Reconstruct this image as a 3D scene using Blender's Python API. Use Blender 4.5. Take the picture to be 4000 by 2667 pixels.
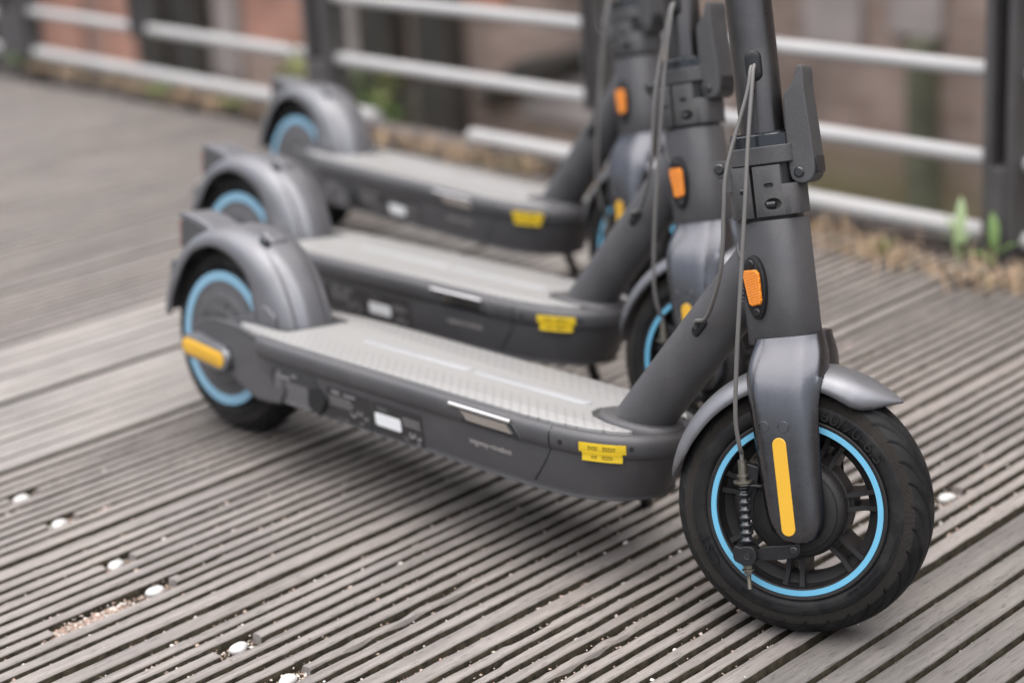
import bpy, bmesh, math, random
import numpy as np
from mathutils import Matrix, Vector

for o in list(bpy.data.objects):
    bpy.data.objects.remove(o)
SC = bpy.context.scene
COL = SC.collection
random.seed(7)
RNG = np.random.default_rng(7)
PI = math.pi

# ------------------------------------------------------------------ camera
cam_d = bpy.data.cameras.new('camera')
cam = bpy.data.objects.new('camera', cam_d)
COL.objects.link(cam)
PSI, TH, RO = 0.8118, 0.3206, -0.0625          # heading, tilt, roll


def m3(rows):
    return Matrix(rows).to_3x3()


def rx(a):
    c, s = math.cos(a), math.sin(a)
    return Matrix(((1, 0, 0), (0, c, -s), (0, s, c)))


def rz(a):
    c, s = math.cos(a), math.sin(a)
    return Matrix(((c, -s, 0), (s, c, 0), (0, 0, 1)))


W2C = rz(RO) @ rx(TH) @ Matrix(((1, 0, 0), (0, 0, -1), (0, 1, 0))) @ rz(-PSI)
right, down, fwd = W2C[0], W2C[1], W2C[2]
cm = Matrix((right, -down, -fwd)).transposed().to_4x4()
cm.translation = Vector((1.0018, -1.3079, 0.8512))
cam.matrix_world = cm
cam_d.sensor_width = 36.0
cam_d.lens = 7214.6 / 4000 * 36
cam_d.clip_start = 0.05
cam_d.clip_end = 200
cam_d.dof.use_dof = True
cam_d.dof.focus_distance = 1.735
cam_d.dof.aperture_fstop = 2.65
SC.camera = cam

# ------------------------------------------------------------------ world, sun, exposure
SUN_EL, SUN_AZ = math.radians(86), math.radians(130)     # azimuth clockwise from +Y
world = bpy.data.worlds.new('World')
SC.world = world
world.use_nodes = True
wn = world.node_tree
wn.nodes.clear()
w_out = wn.nodes.new('ShaderNodeOutputWorld')
w_bg = wn.nodes.new('ShaderNodeBackground')
w_sky = wn.nodes.new('ShaderNodeTexSky')
w_hsv = wn.nodes.new('ShaderNodeHueSaturation')
w_sky.sky_type = 'NISHITA'
w_sky.sun_disc = False
w_sky.sun_elevation = SUN_EL
w_sky.sun_rotation = SUN_AZ
w_sky.air_density = 1.0
w_sky.dust_density = 4.0
w_sky.ozone_density = 1.0
w_hsv.inputs['Saturation'].default_value = 0.55     # a grey overcast veil
w_bg.inputs['Strength'].default_value = 0.075
wn.links.new(w_sky.outputs[0], w_hsv.inputs['Color'])
wn.links.new(w_hsv.outputs[0], w_bg.inputs['Color'])
wn.links.new(w_bg.outputs[0], w_out.inputs['Surface'])

sun_d = bpy.data.lights.new('sun', 'SUN')
sun = bpy.data.objects.new('sun', sun_d)
COL.objects.link(sun)
sun_d.energy = 1.5
sun_d.angle = math.radians(120)
sun_d.color = (1.0, 0.985, 0.965)
sdir = Vector((math.sin(SUN_AZ) * math.cos(SUN_EL), math.cos(SUN_AZ) * math.cos(SUN_EL), math.sin(SUN_EL)))
sun.rotation_euler = sdir.to_track_quat('Z', 'Y').to_euler()
sun.location = (0, 0, 6)

SC.view_settings.view_transform = 'Standard'
SC.view_settings.look = 'None'
SC.view_settings.exposure = 1.88
SC.view_settings.gamma = 1.0
SC.view_settings.use_curve_mapping = False
SC.render.engine = 'CYCLES'
SC.cycles.use_denoising = True
SC.cycles.max_bounces = 8


# ------------------------------------------------------------------ materials
def new_mat(name):
    m = bpy.data.materials.new(name)
    m.use_nodes = True
    nt = m.node_tree
    b = nt.nodes['Principled BSDF']
    return m, nt, b


def node(nt, typ, **kw):
    n = nt.nodes.new(typ)
    for k, v in kw.items():
        setattr(n, k, v)
    return n


def simple(name, col, rough=0.5, metal=0.0, var=0.0, vscale=40.0, bump=0.0, bscale=300.0, coat=0.0, spec=0.5):
    m, nt, b = new_mat(name)
    b.inputs['Base Color'].default_value = (*col, 1)
    b.inputs['Roughness'].default_value = rough
    b.inputs['Metallic'].default_value = metal
    b.inputs['Coat Weight'].default_value = coat
    b.inputs['Coat Roughness'].default_value = 0.15
    b.inputs['Specular IOR Level'].default_value = spec
    tc = node(nt, 'ShaderNodeTexCoord')
    if var > 0:
        n = node(nt, 'ShaderNodeTexNoise')
        n.inputs['Scale'].default_value = vscale
        n.inputs['Detail'].default_value = 6
        nt.links.new(tc.outputs['Object'], n.inputs['Vector'])
        r = node(nt, 'ShaderNodeMapRange')
        r.inputs['From Min'].default_value = 0.3
        r.inputs['From Max'].default_value = 0.7
        r.inputs['To Min'].default_value = 1 - var
        r.inputs['To Max'].default_value = 1 + var
        nt.links.new(n.outputs['Fac'], r.inputs['Value'])
        mx = node(nt, 'ShaderNodeMix', data_type='RGBA', blend_type='MULTIPLY')
        mx.inputs[0].default_value = 1
        mx.inputs[6].default_value = (*col, 1)
        nt.links.new(r.outputs[0], mx.inputs[7])
        nt.links.new(mx.outputs[2], b.inputs['Base Color'])
        rr = node(nt, 'ShaderNodeMapRange')
        rr.inputs['To Min'].default_value = max(0.03, rough - 0.1 * var * 3)
        rr.inputs['To Max'].default_value = min(1, rough + 0.1 * var * 3)
        nt.links.new(n.outputs['Fac'], rr.inputs['Value'])
        nt.links.new(rr.outputs[0], b.inputs['Roughness'])
    if bump > 0:
        n2 = node(nt, 'ShaderNodeTexNoise')
        n2.inputs['Scale'].default_value = bscale
        n2.inputs['Detail'].default_value = 2
        nt.links.new(tc.outputs['Object'], n2.inputs['Vector'])
        bp = node(nt, 'ShaderNodeBump')
        bp.inputs['Strength'].default_value = bump
        bp.inputs['Distance'].default_value = 0.001
        nt.links.new(n2.outputs['Fac'], bp.inputs['Height'])
        nt.links.new(bp.outputs[0], b.inputs['Normal'])
    return m


def speckle_paint(name, col, rough, metal, flake=0.5, scale=1400, bump=0.25):
    """powder coat / metallic lacquer: fine pale flakes and an orange-peel bump"""
    m, nt, b = new_mat(name)
    tc = node(nt, 'ShaderNodeTexCoord')
    v = node(nt, 'ShaderNodeTexVoronoi')
    v.inputs['Scale'].default_value = scale * 1.5
    nt.links.new(tc.outputs['Object'], v.inputs['Vector'])
    sep = node(nt, 'ShaderNodeSeparateColor')
    nt.links.new(v.outputs['Color'], sep.inputs[0])
    r = node(nt, 'ShaderNodeMapRange')
    r.inputs['From Min'].default_value = 0.86
    r.inputs['From Max'].default_value = 1.0
    r.inputs['To Min'].default_value = 0.0
    r.inputs['To Max'].default_value = flake
    nt.links.new(sep.outputs[0], r.inputs['Value'])
    n = node(nt, 'ShaderNodeTexNoise')
    n.inputs['Scale'].default_value = 9
    n.inputs['Detail'].default_value = 5
    nt.links.new(tc.outputs['Object'], n.inputs['Vector'])
    r2 = node(nt, 'ShaderNodeMapRange')
    r2.inputs['From Min'].default_value = 0.3
    r2.inputs['From Max'].default_value = 0.7
    r2.inputs['To Min'].default_value = 0.88
    r2.inputs['To Max'].default_value = 1.1
    nt.links.new(n.outputs['Fac'], r2.inputs['Value'])
    mul = node(nt, 'ShaderNodeMix', data_type='RGBA', blend_type='MULTIPLY')
    mul.inputs[0].default_value = 1
    mul.inputs[6].default_value = (*col, 1)
    nt.links.new(r2.outputs[0], mul.inputs[7])
    mx = node(nt, 'ShaderNodeMix', data_type='RGBA')
    mx.inputs[7].default_value = (min(1, col[0] * 5), min(1, col[1] * 5), min(1, col[2] * 5), 1)
    nt.links.new(r.outputs[0], mx.inputs[0])
    nt.links.new(mul.outputs[2], mx.inputs[6])
    dn = node(nt, 'ShaderNodeTexNoise')
    dn.inputs['Scale'].default_value = 14
    dn.inputs['Detail'].default_value = 9
    dn.inputs['Roughness'].default_value = 0.72
    nt.links.new(tc.outputs['Object'], dn.inputs['Vector'])
    dr = node(nt, 'ShaderNodeMapRange')
    dr.inputs['From Min'].default_value = 0.5
    dr.inputs['From Max'].default_value = 0.78
    dr.inputs['To Max'].default_value = 0.30
    nt.links.new(dn.outputs['Fac'], dr.inputs['Value'])
    dm = node(nt, 'ShaderNodeMix', data_type='RGBA')          # a film of road dust
    dm.inputs[7].default_value = (0.16, 0.145, 0.13, 1)
    nt.links.new(dr.outputs[0], dm.inputs[0])
    nt.links.new(mx.outputs[2], dm.inputs[6])
    nt.links.new(dm.outputs[2], b.inputs['Base Color'])
    rr = node(nt, 'ShaderNodeMapRange')
    rr.inputs['From Min'].default_value = 0.3
    rr.inputs['From Max'].default_value = 0.75
    rr.inputs['To Min'].default_value = max(0.05, rough - 0.06)
    rr.inputs['To Max'].default_value = rough + 0.16
    nt.links.new(dn.outputs['Fac'], rr.inputs['Value'])
    nt.links.new(rr.outputs[0], b.inputs['Roughness'])
    b.inputs['Metallic'].default_value = metal
    n2 = node(nt, 'ShaderNodeTexNoise')
    n2.inputs['Scale'].default_value = scale
    nt.links.new(tc.outputs['Object'], n2.inputs['Vector'])
    bp = node(nt, 'ShaderNodeBump')
    bp.inputs['Strength'].default_value = bump
    bp.inputs['Distance'].default_value = 0.0004
    nt.links.new(n2.outputs['Fac'], bp.inputs['Height'])
    nt.links.new(bp.outputs[0], b.inputs['Normal'])
    return m


M = {}
M['frame'] = speckle_paint('frame_powder_coat', (0.064, 0.0615, 0.064), 0.46, 0.2, 0.10)
M['cast'] = speckle_paint('cast_powder_coat', (0.048, 0.0465, 0.048), 0.55, 0.1, 0.16, 1100, 0.45)
M['silver'] = speckle_paint('grey_lacquer', (0.185, 0.185, 0.196), 0.42, 0.7, 0.04, 2200, 0.08)
M['fork'] = speckle_paint('fork_lacquer', (0.135, 0.132, 0.14), 0.25, 1.0, 0.03, 2200, 0.08)
M['stem'] = speckle_paint('stem_anodised', (0.085, 0.080, 0.080), 0.30, 0.9, 0.12, 1800, 0.1)
M['black'] = simple('black_plastic', (0.012, 0.012, 0.013), 0.40, 0, 0.1, 60, 0.15, 600, spec=0.3)
M['gloss'] = simple('gloss_black', (0.015, 0.016, 0.019), 0.18, 0, 0, 1, 0)
M['rim'] = simple('rim_black', (0.016, 0.0145, 0.0145), 0.5, 0.0, 0.15, 90, 0.35, 900, spec=0.3)
M['blue'] = simple('light_blue_paint', (0.118, 0.36, 0.52), 0.45, 0, 0.03, 60)
M['blue_rear'] = simple('light_blue_paint_motor', (0.19, 0.35, 0.46), 0.45, 0, 0.03, 60)
M['yellow'] = simple('yellow_reflector', (0.60, 0.33, 0.024), 0.4, 0, 0.02, 60)
M['sticker'] = simple('yellow_tape', (0.62, 0.42, 0.016), 0.45, 0, 0.04, 80)
M['ink_and_shade'] = simple('black_ink_and_socket_shade', (0.015, 0.015, 0.015), 0.6, spec=0.2)
M['white'] = simple('white_print', (0.75, 0.75, 0.75), 0.5)
M['grey_print'] = simple('grey_print', (0.20, 0.19, 0.19), 0.5)
M['plate'] = simple('label_plate', (0.022, 0.021, 0.022), 0.45, 0, 0.1, 90)
M['chrome'] = simple('chrome', (0.62, 0.60, 0.58), 0.18, 1.0)
M['steel'] = simple('bolt_steel', (0.05, 0.05, 0.052), 0.28, 0.7)
M['zinc'] = simple('zinc_rod', (0.16, 0.145, 0.12), 0.4, 0.8, 0.2, 300)
M['cable'] = simple('cable_sheath', (0.105, 0.098, 0.092), 0.42, 0, 0.06, 50)
M['red'] = simple('red_lens', (0.25, 0.01, 0.012), 0.15)
M['rubber'] = simple('rubber', (0.022, 0.022, 0.023), 0.6, 0, 0.15, 60)
M['rail'] = simple('rail_galvanised', (0.40, 0.385, 0.375), 0.45, 0.0, 0.06, 6)
M['post'] = simple('post_steel', (0.078, 0.072, 0.072), 0.55, 0.1, 0.12, 14)
M['timber'] = simple('timber_dark', (0.030, 0.025, 0.020), 0.85, 0, 0.35, 5)
M['mossy'] = simple('mossy_timber', (0.085, 0.085, 0.055), 0.9, 0, 0.3, 5)
M['beam'] = simple('beam_steel', (0.11, 0.095, 0.092), 0.7, 0, 0.2, 10)
M['white_cap'] = simple('white_cap', (0.48, 0.47, 0.45), 0.55, 0, 0.12, 60, 0.2, 120)


def amber_mat():
    m, nt, b = new_mat('amber_lens')
    tc = node(nt, 'ShaderNodeTexCoord')
    mp = node(nt, 'ShaderNodeMapping')
    mp.inputs['Rotation'].default_value = (0, math.radians(45), 0)
    nt.links.new(tc.outputs['Object'], mp.inputs['Vector'])
    sx = node(nt, 'ShaderNodeSeparateXYZ')
    nt.links.new(mp.outputs[0], sx.inputs[0])

    def wave(sock):
        a = node(nt, 'ShaderNodeMath', operation='MULTIPLY')
        a.inputs[1].default_value = 2 * PI / 0.0021
        nt.links.new(sock, a.inputs[0])
        s = node(nt, 'ShaderNodeMath', operation='SINE')
        nt.links.new(a.outputs[0], s.inputs[0])
        return s
    w1, w2 = wave(sx.outputs[0]), wave(sx.outputs[2])
    p = node(nt, 'ShaderNodeMath', operation='MULTIPLY')
    nt.links.new(w1.outputs[0], p.inputs[0])
    nt.links.new(w2.outputs[0], p.inputs[1])
    cr = node(nt, 'ShaderNodeValToRGB')
    cr.color_ramp.elements[0].position = 0.2
    cr.color_ramp.elements[0].color = (0.50, 0.135, 0.004, 1)
    cr.color_ramp.elements[1].position = 0.75
    cr.color_ramp.elements[1].color = (0.95, 0.29, 0.012, 1)
    r = node(nt, 'ShaderNodeMapRange')
    r.inputs['From Min'].default_value = -1
    nt.links.new(p.outputs[0], r.inputs['Value'])
    nt.links.new(r.outputs[0], cr.inputs[0])
    nt.links.new(cr.outputs[0], b.inputs['Base Color'])
    b.inputs['Roughness'].default_value = 0.12
    bp = node(nt, 'ShaderNodeBump')
    bp.inputs['Strength'].default_value = 0.6
    bp.inputs['Distance'].default_value = 0.0006
    nt.links.new(p.outputs[0], bp.inputs['Height'])
    nt.links.new(bp.outputs[0], b.inputs['Normal'])
    return m


M['amber'] = amber_mat()


def tyre_mat():
    m, nt, b = new_mat('tyre_rubber')
    tc = node(nt, 'ShaderNodeTexCoord')
    sx = node(nt, 'ShaderNodeSeparateXYZ')
    nt.links.new(tc.outputs['Object'], sx.inputs[0])

    def mth(op, a, bb=None, v=None):
        n = node(nt, 'ShaderNodeMath', operation=op)
        nt.links.new(a, n.inputs[0])
        if bb is not None:
            nt.links.new(bb, n.inputs[1])
        if v is not None:
            n.inputs[1].default_value = v
        return n.outputs[0]
    ang = mth('ARCTAN2', sx.outputs[2], sx.outputs[0])
    a1 = mth('MULTIPLY', ang, v=290.0)
    yy = mth('ABSOLUTE', sx.outputs[1])
    rad2 = mth('SQRT', mth('ADD', mth('MULTIPLY', sx.outputs[0], sx.outputs[0]), mth('MULTIPLY', sx.outputs[2], sx.outputs[2])))
    y1 = mth('MULTIPLY', rad2, v=3400.0)
    s1 = mth('SINE', mth('ADD', a1, y1))
    s2 = mth('SINE', mth('SUBTRACT', a1, y1))
    kn = mth('MULTIPLY', s1, s2)
    r = node(nt, 'ShaderNodeMapRange')          # the knurled shoulder band
    r.inputs['From Min'].default_value = 0.0245
    r.inputs['From Max'].default_value = 0.0255
    nt.links.new(yy, r.inputs['Value'])
    r3 = node(nt, 'ShaderNodeMapRange')
    r3.inputs['From Min'].default_value = 0.1022
    r3.inputs['From Max'].default_value = 0.1030
    nt.links.new(rad2, r3.inputs['Value'])
    mask = mth('MULTIPLY', r.outputs[0], r3.outputs[0])
    h = mth('MULTIPLY', kn, mask)
    nz = node(nt, 'ShaderNodeTexNoise')
    nz.inputs['Scale'].default_value = 45
    nz.inputs['Detail'].default_value = 7
    nt.links.new(tc.outputs['Object'], nz.inputs['Vector'])
    cr = node(nt, 'ShaderNodeValToRGB')
    cr.color_ramp.elements[0].position = 0.35
    cr.color_ramp.elements[0].color = (0.006, 0.006, 0.0065, 1)
    cr.color_ramp.elements[1].position = 0.75
    cr.color_ramp.elements[1].color = (0.013, 0.0127, 0.0127, 1)
    nt.links.new(nz.outputs['Fac'], cr.inputs[0])
    mx = node(nt, 'ShaderNodeMix', data_type='RGBA')     # road dust caught on the knurl tips
    mx.inputs[7].default_value = (0.15, 0.125, 0.10, 1)
    d = node(nt, 'ShaderNodeMapRange')
    d.inputs['From Min'].default_value = 0.1
    d.inputs['From Max'].default_value = 0.9
    d.inputs['To Max'].default_value = 0.75
    nt.links.new(h, d.inputs['Value'])
    nt.links.new(d.outputs[0], mx.inputs[0])
    nt.links.new(cr.outputs[0], mx.inputs[6])
    dm = node(nt, 'ShaderNodeMix', data_type='RGBA')
    dm.inputs[7].default_value = (0.055, 0.049, 0.044, 1)
    d2 = node(nt, 'ShaderNodeMapRange')
    d2.inputs['From Min'].default_value = 0.5
    d2.inputs['From Max'].default_value = 0.72
    d2.inputs['To Max'].default_value = 0.35
    n5 = node(nt, 'ShaderNodeTexNoise')
    n5.inputs['Scale'].default_value = 26
    n5.inputs['Detail'].default_value = 10
    n5.inputs['Roughness'].default_value = 0.75
    nt.links.new(tc.outputs['Object'], n5.inputs['Vector'])
    nt.links.new(n5.outputs['Fac'], d2.inputs['Value'])
    nt.links.new(d2.outputs[0], dm.inputs[0])
    nt.links.new(mx.outputs[2], dm.inputs[6])
    nt.links.new(dm.outputs[2], b.inputs['Base Color'])
    b.inputs['Roughness'].default_value = 0.55
    b.inputs['Specular IOR Level'].default_value = 0.22
    bp = node(nt, 'ShaderNodeBump')
    bp.inputs['Strength'].default_value = 1.0
    bp.inputs['Distance'].default_value = 0.0006
    nt.links.new(h, bp.inputs['Height'])
    bp2 = node(nt, 'ShaderNodeBump')
    bp2.inputs['Strength'].default_value = 0.15
    bp2.inputs['Distance'].default_value = 0.0004
    n3 = node(nt, 'ShaderNodeTexNoise')
    n3.inputs['Scale'].default_value = 900
    nt.links.new(tc.outputs['Object'], n3.inputs['Vector'])
    nt.links.new(n3.outputs['Fac'], bp2.inputs['Height'])
    nt.links.new(bp.outputs[0], bp2.inputs['Normal'])
    nt.links.new(bp2.outputs[0], b.inputs['Normal'])
    return m


M['tyre'] = tyre_mat()


def mat_mat():
    """grey rubber foot mat with rows of small dimples either side of its smooth middle"""
    m, nt, b = new_mat('foot_mat_rubber')
    tc = node(nt, 'ShaderNodeTexCoord')
    v = node(nt, 'ShaderNodeTexVoronoi')
    v.voronoi_dimensions = '2D'
    v.inputs['Scale'].default_value = 1.0
    v.inputs['Randomness'].default_value = 0.0
    mp = node(nt, 'ShaderNodeMapping')
    mp.inputs['Scale'].default_value = (105, 105, 1)
    mp.inputs['Rotation'].default_value = (0, 0, math.radians(45))
    nt.links.new(tc.outputs['Object'], mp.inputs['Vector'])
    nt.links.new(mp.outputs[0], v.inputs['Vector'])
    r = node(nt, 'ShaderNodeMapRange')
    r.inputs['From Min'].default_value = 0.15
    r.inputs['From Max'].default_value = 0.23
    nt.links.new(v.outputs['Distance'], r.inputs['Value'])
    sx = node(nt, 'ShaderNodeSeparateXYZ')
    nt.links.new(tc.outputs['Object'], sx.inputs[0])
    ab = node(nt, 'ShaderNodeMath', operation='ABSOLUTE')
    nt.links.new(sx.outputs[1], ab.inputs[0])
    mid = node(nt, 'ShaderNodeMath', operation='LESS_THAN')
    mid.inputs[1].default_value = 0.030
    nt.links.new(ab.outputs[0], mid.inputs[0])
    mxm = node(nt, 'ShaderNodeMath', operation='MAXIMUM')
    nt.links.new(r.outputs[0], mxm.inputs[0])
    nt.links.new(mid.outputs[0], mxm.inputs[1])
    cr = node(nt, 'ShaderNodeMix', data_type='RGBA')
    cr.inputs[6].default_value = (0.175, 0.172, 0.168, 1)
    cr.inputs[7].default_value = (0.265, 0.258, 0.25, 1)
    nt.links.new(mxm.outputs[0], cr.inputs[0])
    nt.links.new(cr.outputs[2], b.inputs['Base Color'])
    b.inputs['Roughness'].default_value = 0.38
    bp = node(nt, 'ShaderNodeBump')
    bp.inputs['Distance'].default_value = 0.001
    bp.inputs['Strength'].default_value = 0.6
    nt.links.new(mxm.outputs[0], bp.inputs['Height'])
    nt.links.new(bp.outputs[0], b.inputs['Normal'])
    return m


M['mat'] = mat_mat()


def plank_mat(name, base, dark, pore):
    m, nt, b = new_mat(name)
    tc = node(nt, 'ShaderNodeTexCoord')
    oi = node(nt, 'ShaderNodeObjectInfo')
    off = node(nt, 'ShaderNodeVectorMath', operation='SCALE')
    cmb = node(nt, 'ShaderNodeCombineXYZ')
    for i in range(3):
        nt.links.new(oi.outputs['Random'], cmb.inputs[i])
    off.inputs['Scale'].default_value = 37.0
    nt.links.new(cmb.outputs[0], off.inputs[0])
    add = node(nt, 'ShaderNodeVectorMath', operation='ADD')
    nt.links.new(tc.outputs['Object'], add.inputs[0])
    nt.links.new(off.outputs[0], add.inputs[1])

    def nz(scale, detail, rough=0.6, dist=0.0):
        mp = node(nt, 'ShaderNodeMapping')
        mp.inputs['Scale'].default_value = scale
        nt.links.new(add.outputs[0], mp.inputs['Vector'])
        n = node(nt, 'ShaderNodeTexNoise')
        n.inputs['Scale'].default_value = 1
        n.inputs['Detail'].default_value = detail
        n.inputs['Roughness'].default_value = rough
        n.inputs['Distortion'].default_value = dist
        nt.links.new(mp.outputs[0], n.inputs['Vector'])
        return n.outputs['Fac']
    grain = nz((230, 9, 230), 6, 0.65, 0.6)
    fleck = nz((520, 55, 520), 3, 0.6, 0.3)
    blot = nz((9, 4.5, 9), 4)
    streak = nz((60, 1.6, 60), 4)

    def ramp(sock, p0, p1, c0, c1):
        r = node(nt, 'ShaderNodeValToRGB')
        r.color_ramp.elements[0].position = p0
        r.color_ramp.elements[0].color = (*c0, 1)
        r.color_ramp.elements[1].position = p1
        r.color_ramp.elements[1].color = (*c1, 1)
        nt.links.new(sock, r.inputs[0])
        return r.outputs[0]
    c = ramp(grain, 0.30, 0.62, dark, base)

    def mulmix(a, bsock, f):
        mx = node(nt, 'ShaderNodeMix', data_type='RGBA', blend_type='MULTIPLY')
        mx.inputs[0].default_value = f
        nt.links.new(a, mx.inputs[6])
        nt.links.new(bsock, mx.inputs[7])
        return mx.outputs[2]
    c = mulmix(c, ramp(fleck, 0.33, 0.43, (pore,) * 3, (1, 1, 1)), 1.0)
    c = mulmix(c, ramp(blot, 0.3, 0.7, (0.80, 0.80, 0.82), (1.14, 1.12, 1.10)), 1.0)
    c = mulmix(c, ramp(streak, 0.3, 0.7, (0.86, 0.85, 0.84), (1.1, 1.1, 1.1)), 1.0)
    rv = node(nt, 'ShaderNodeMapRange')
    rv.inputs['To Min'].default_value = 0.9
    rv.inputs['To Max'].default_value = 1.1
    nt.links.new(oi.outputs['Random'], rv.inputs['Value'])
    mx = node(nt, 'ShaderNodeMix', data_type='RGBA', blend_type='MULTIPLY')
    mx.inputs[0].default_value = 1
    nt.links.new(c, mx.inputs[6])
    nt.links.new(rv.outputs[0], mx.inputs[7])
    nt.links.new(mx.outputs[2], b.inputs['Base Color'])
    b.inputs['Roughness'].default_value = 0.62
    bp = node(nt, 'ShaderNodeBump')
    bp.inputs['Strength'].default_value = 0.55
    bp.inputs['Distance'].default_value = 0.0012
    nt.links.new(grain, bp.inputs['Height'])
    bp2 = node(nt, 'ShaderNodeBump')
    bp2.inputs['Strength'].default_value = 0.5
    bp2.inputs['Distance'].default_value = 0.0008
    nt.links.new(fleck, bp2.inputs['Height'])
    nt.links.new(bp.outputs[0], bp2.inputs['Normal'])
    nt.links.new(bp2.outputs[0], b.inputs['Normal'])
    return m


M['plank'] = plank_mat('weathered_plank', (0.222, 0.200, 0.184), (0.136, 0.120, 0.109), 0.55)
M['plank_dark'] = plank_mat('weathered_plank_smooth', (0.150, 0.138, 0.127), (0.104, 0.095, 0.087), 0.45)
M['plank_pale'] = plank_mat('weathered_plank_pale', (0.285, 0.264, 0.245), (0.20, 0.185, 0.172), 0.66)
M['dirt_and_shade'] = simple('groove_dirt_and_shade', (0.036, 0.030, 0.021), 0.95, 0, 0.5, 120, 0.8, 700, spec=0.1)  # dirt colour that also paints the shade on groove walls and gaps


def island_mat(name, stops, rough=0.8):
    m, nt, b = new_mat(name)
    g = node(nt, 'ShaderNodeNewGeometry')
    r = node(nt, 'ShaderNodeValToRGB')
    r.color_ramp.interpolation = 'LINEAR'
    els = r.color_ramp.elements
    while len(els) < len(stops):
        els.new(0.5)
    for e, (p, c) in zip(els, stops):
        e.position = p
        e.color = (*c, 1)
    nt.links.new(g.outputs['Random Per Island'], r.inputs[0])
    nt.links.new(r.outputs[0], b.inputs['Base Color'])
    b.inputs['Roughness'].default_value = rough
    return m


M['gravel'] = island_mat('gravel', [(0, (0.16, 0.12, 0.09)), (0.35, (0.36, 0.27, 0.21)), (0.6, (0.46, 0.30, 0.24)), (0.85, (0.50, 0.46, 0.41)), (1, (0.66, 0.63, 0.58))], 0.7)
M['straw'] = island_mat('dry_grass', [(0, (0.12, 0.085, 0.06)), (0.3, (0.30, 0.20, 0.12)), (0.6, (0.42, 0.29, 0.18)), (0.88, (0.36, 0.27, 0.17)), (1, (0.16, 0.19, 0.08))], 0.8)
M['leaf'] = island_mat('green_leaf', [(0, (0.07, 0.13, 0.03)), (0.5, (0.12, 0.20, 0.05)), (1, (0.20, 0.29, 0.10))], 0.5)
M['leaf_pale'] = island_mat('pale_leaf', [(0, (0.22, 0.30, 0.13)), (1, (0.31, 0.38, 0.20))], 0.5)
M['leaf_olive'] = island_mat('olive_leaf', [(0, (0.10, 0.12, 0.03)), (1, (0.26, 0.27, 0.09))], 0.6)


def brick_mat(name, c1, c2, mortar, algae=True):
    m, nt, b = new_mat(name)
    tc = node(nt, 'ShaderNodeTexCoord')
    sx = node(nt, 'ShaderNodeSeparateXYZ')
    nt.links.new(tc.outputs['Object'], sx.inputs[0])
    cb = node(nt, 'ShaderNodeCombineXYZ')
    nt.links.new(sx.outputs[0], cb.inputs[0])
    nt.links.new(sx.outputs[2], cb.inputs[1])
    br = node(nt, 'ShaderNodeTexBrick')
    br.inputs['Scale'].default_value = 1.0
    br.inputs['Brick Width'].default_value = 0.25
    br.inputs['Row Height'].default_value = 0.077
    br.inputs['Mortar Size'].default_value = 0.006
    br.inputs['Color1'].default_value = (*c1, 1)
    br.inputs['Color2'].default_value = (*c2, 1)
    br.inputs['Mortar'].default_value = (*mortar, 1)
    nt.links.new(cb.outputs[0], br.inputs['Vector'])
    n = node(nt, 'ShaderNodeTexNoise')
    n.inputs['Scale'].default_value = 1.6
    n.inputs['Detail'].default_value = 5
    nt.links.new(tc.outputs['Object'], n.inputs['Vector'])
    r = node(nt, 'ShaderNodeMapRange')
    r.inputs['From Min'].default_value = 0.3
    r.inputs['From Max'].default_value = 0.7
    r.inputs['To Min'].default_value = 0.55
    r.inputs['To Max'].default_value = 1.45
    nt.links.new(n.outputs['Fac'], r.inputs['Value'])
    mx = node(nt, 'ShaderNodeMix', data_type='RGBA', blend_type='MULTIPLY')
    mx.inputs[0].default_value = 1
    nt.links.new(br.outputs['Color'], mx.inputs[6])
    nt.links.new(r.outputs[0], mx.inputs[7])
    out = mx.outputs[2]
    if algae:                                   # tide-line growth on the lower courses
        n2 = node(nt, 'ShaderNodeTexNoise')
        n2.inputs['Scale'].default_value = 3
        n2.inputs['Detail'].default_value = 6
        nt.links.new(tc.outputs['Object'], n2.inputs['Vector'])
        ad = node(nt, 'ShaderNodeMath', operation='MULTIPLY_ADD')
        ad.inputs[1].default_value = 0.5
        nt.links.new(n2.outputs['Fac'], ad.inputs[0])
        nt.links.new(sx.outputs[2], ad.inputs[2])
        r2 = node(nt, 'ShaderNodeMapRange')
        r2.inputs['From Min'].default_value = -0.55
        r2.inputs['From Max'].default_value = -0.95
        r2.inputs['To Max'].default_value = 0.95
        nt.links.new(ad.outputs[0], r2.inputs['Value'])
        xr = node(nt, 'ShaderNodeMapRange')      # it grows where the bank stays damp
        xr.inputs['From Min'].default_value = -6.0
        xr.inputs['From Max'].default_value = -4.2
        nt.links.new(sx.outputs[0], xr.inputs['Value'])
        mm = node(nt, 'ShaderNodeMath', operation='MULTIPLY')
        nt.links.new(r2.outputs[0], mm.inputs[0])
        nt.links.new(xr.outputs[0], mm.inputs[1])
        mx2 = node(nt, 'ShaderNodeMix', data_type='RGBA')
        mx2.inputs[7].default_value = (0.105, 0.092, 0.034, 1)
        nt.links.new(mm.outputs[0], mx2.inputs[0])
        nt.links.new(out, mx2.inputs[6])
        out = mx2.outputs[2]
    nt.links.new(out, b.inputs['Base Color'])
    b.inputs['Roughness'].default_value = 0.85
    bp = node(nt, 'ShaderNodeBump')
    bp.inputs['Strength'].default_value = 0.6
    bp.inputs['Distance'].default_value = 0.01
    nt.links.new(br.outputs['Fac'], bp.inputs['Height'])
    bp.invert = True
    nt.links.new(bp.outputs[0], b.inputs['Normal'])
    return m


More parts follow.
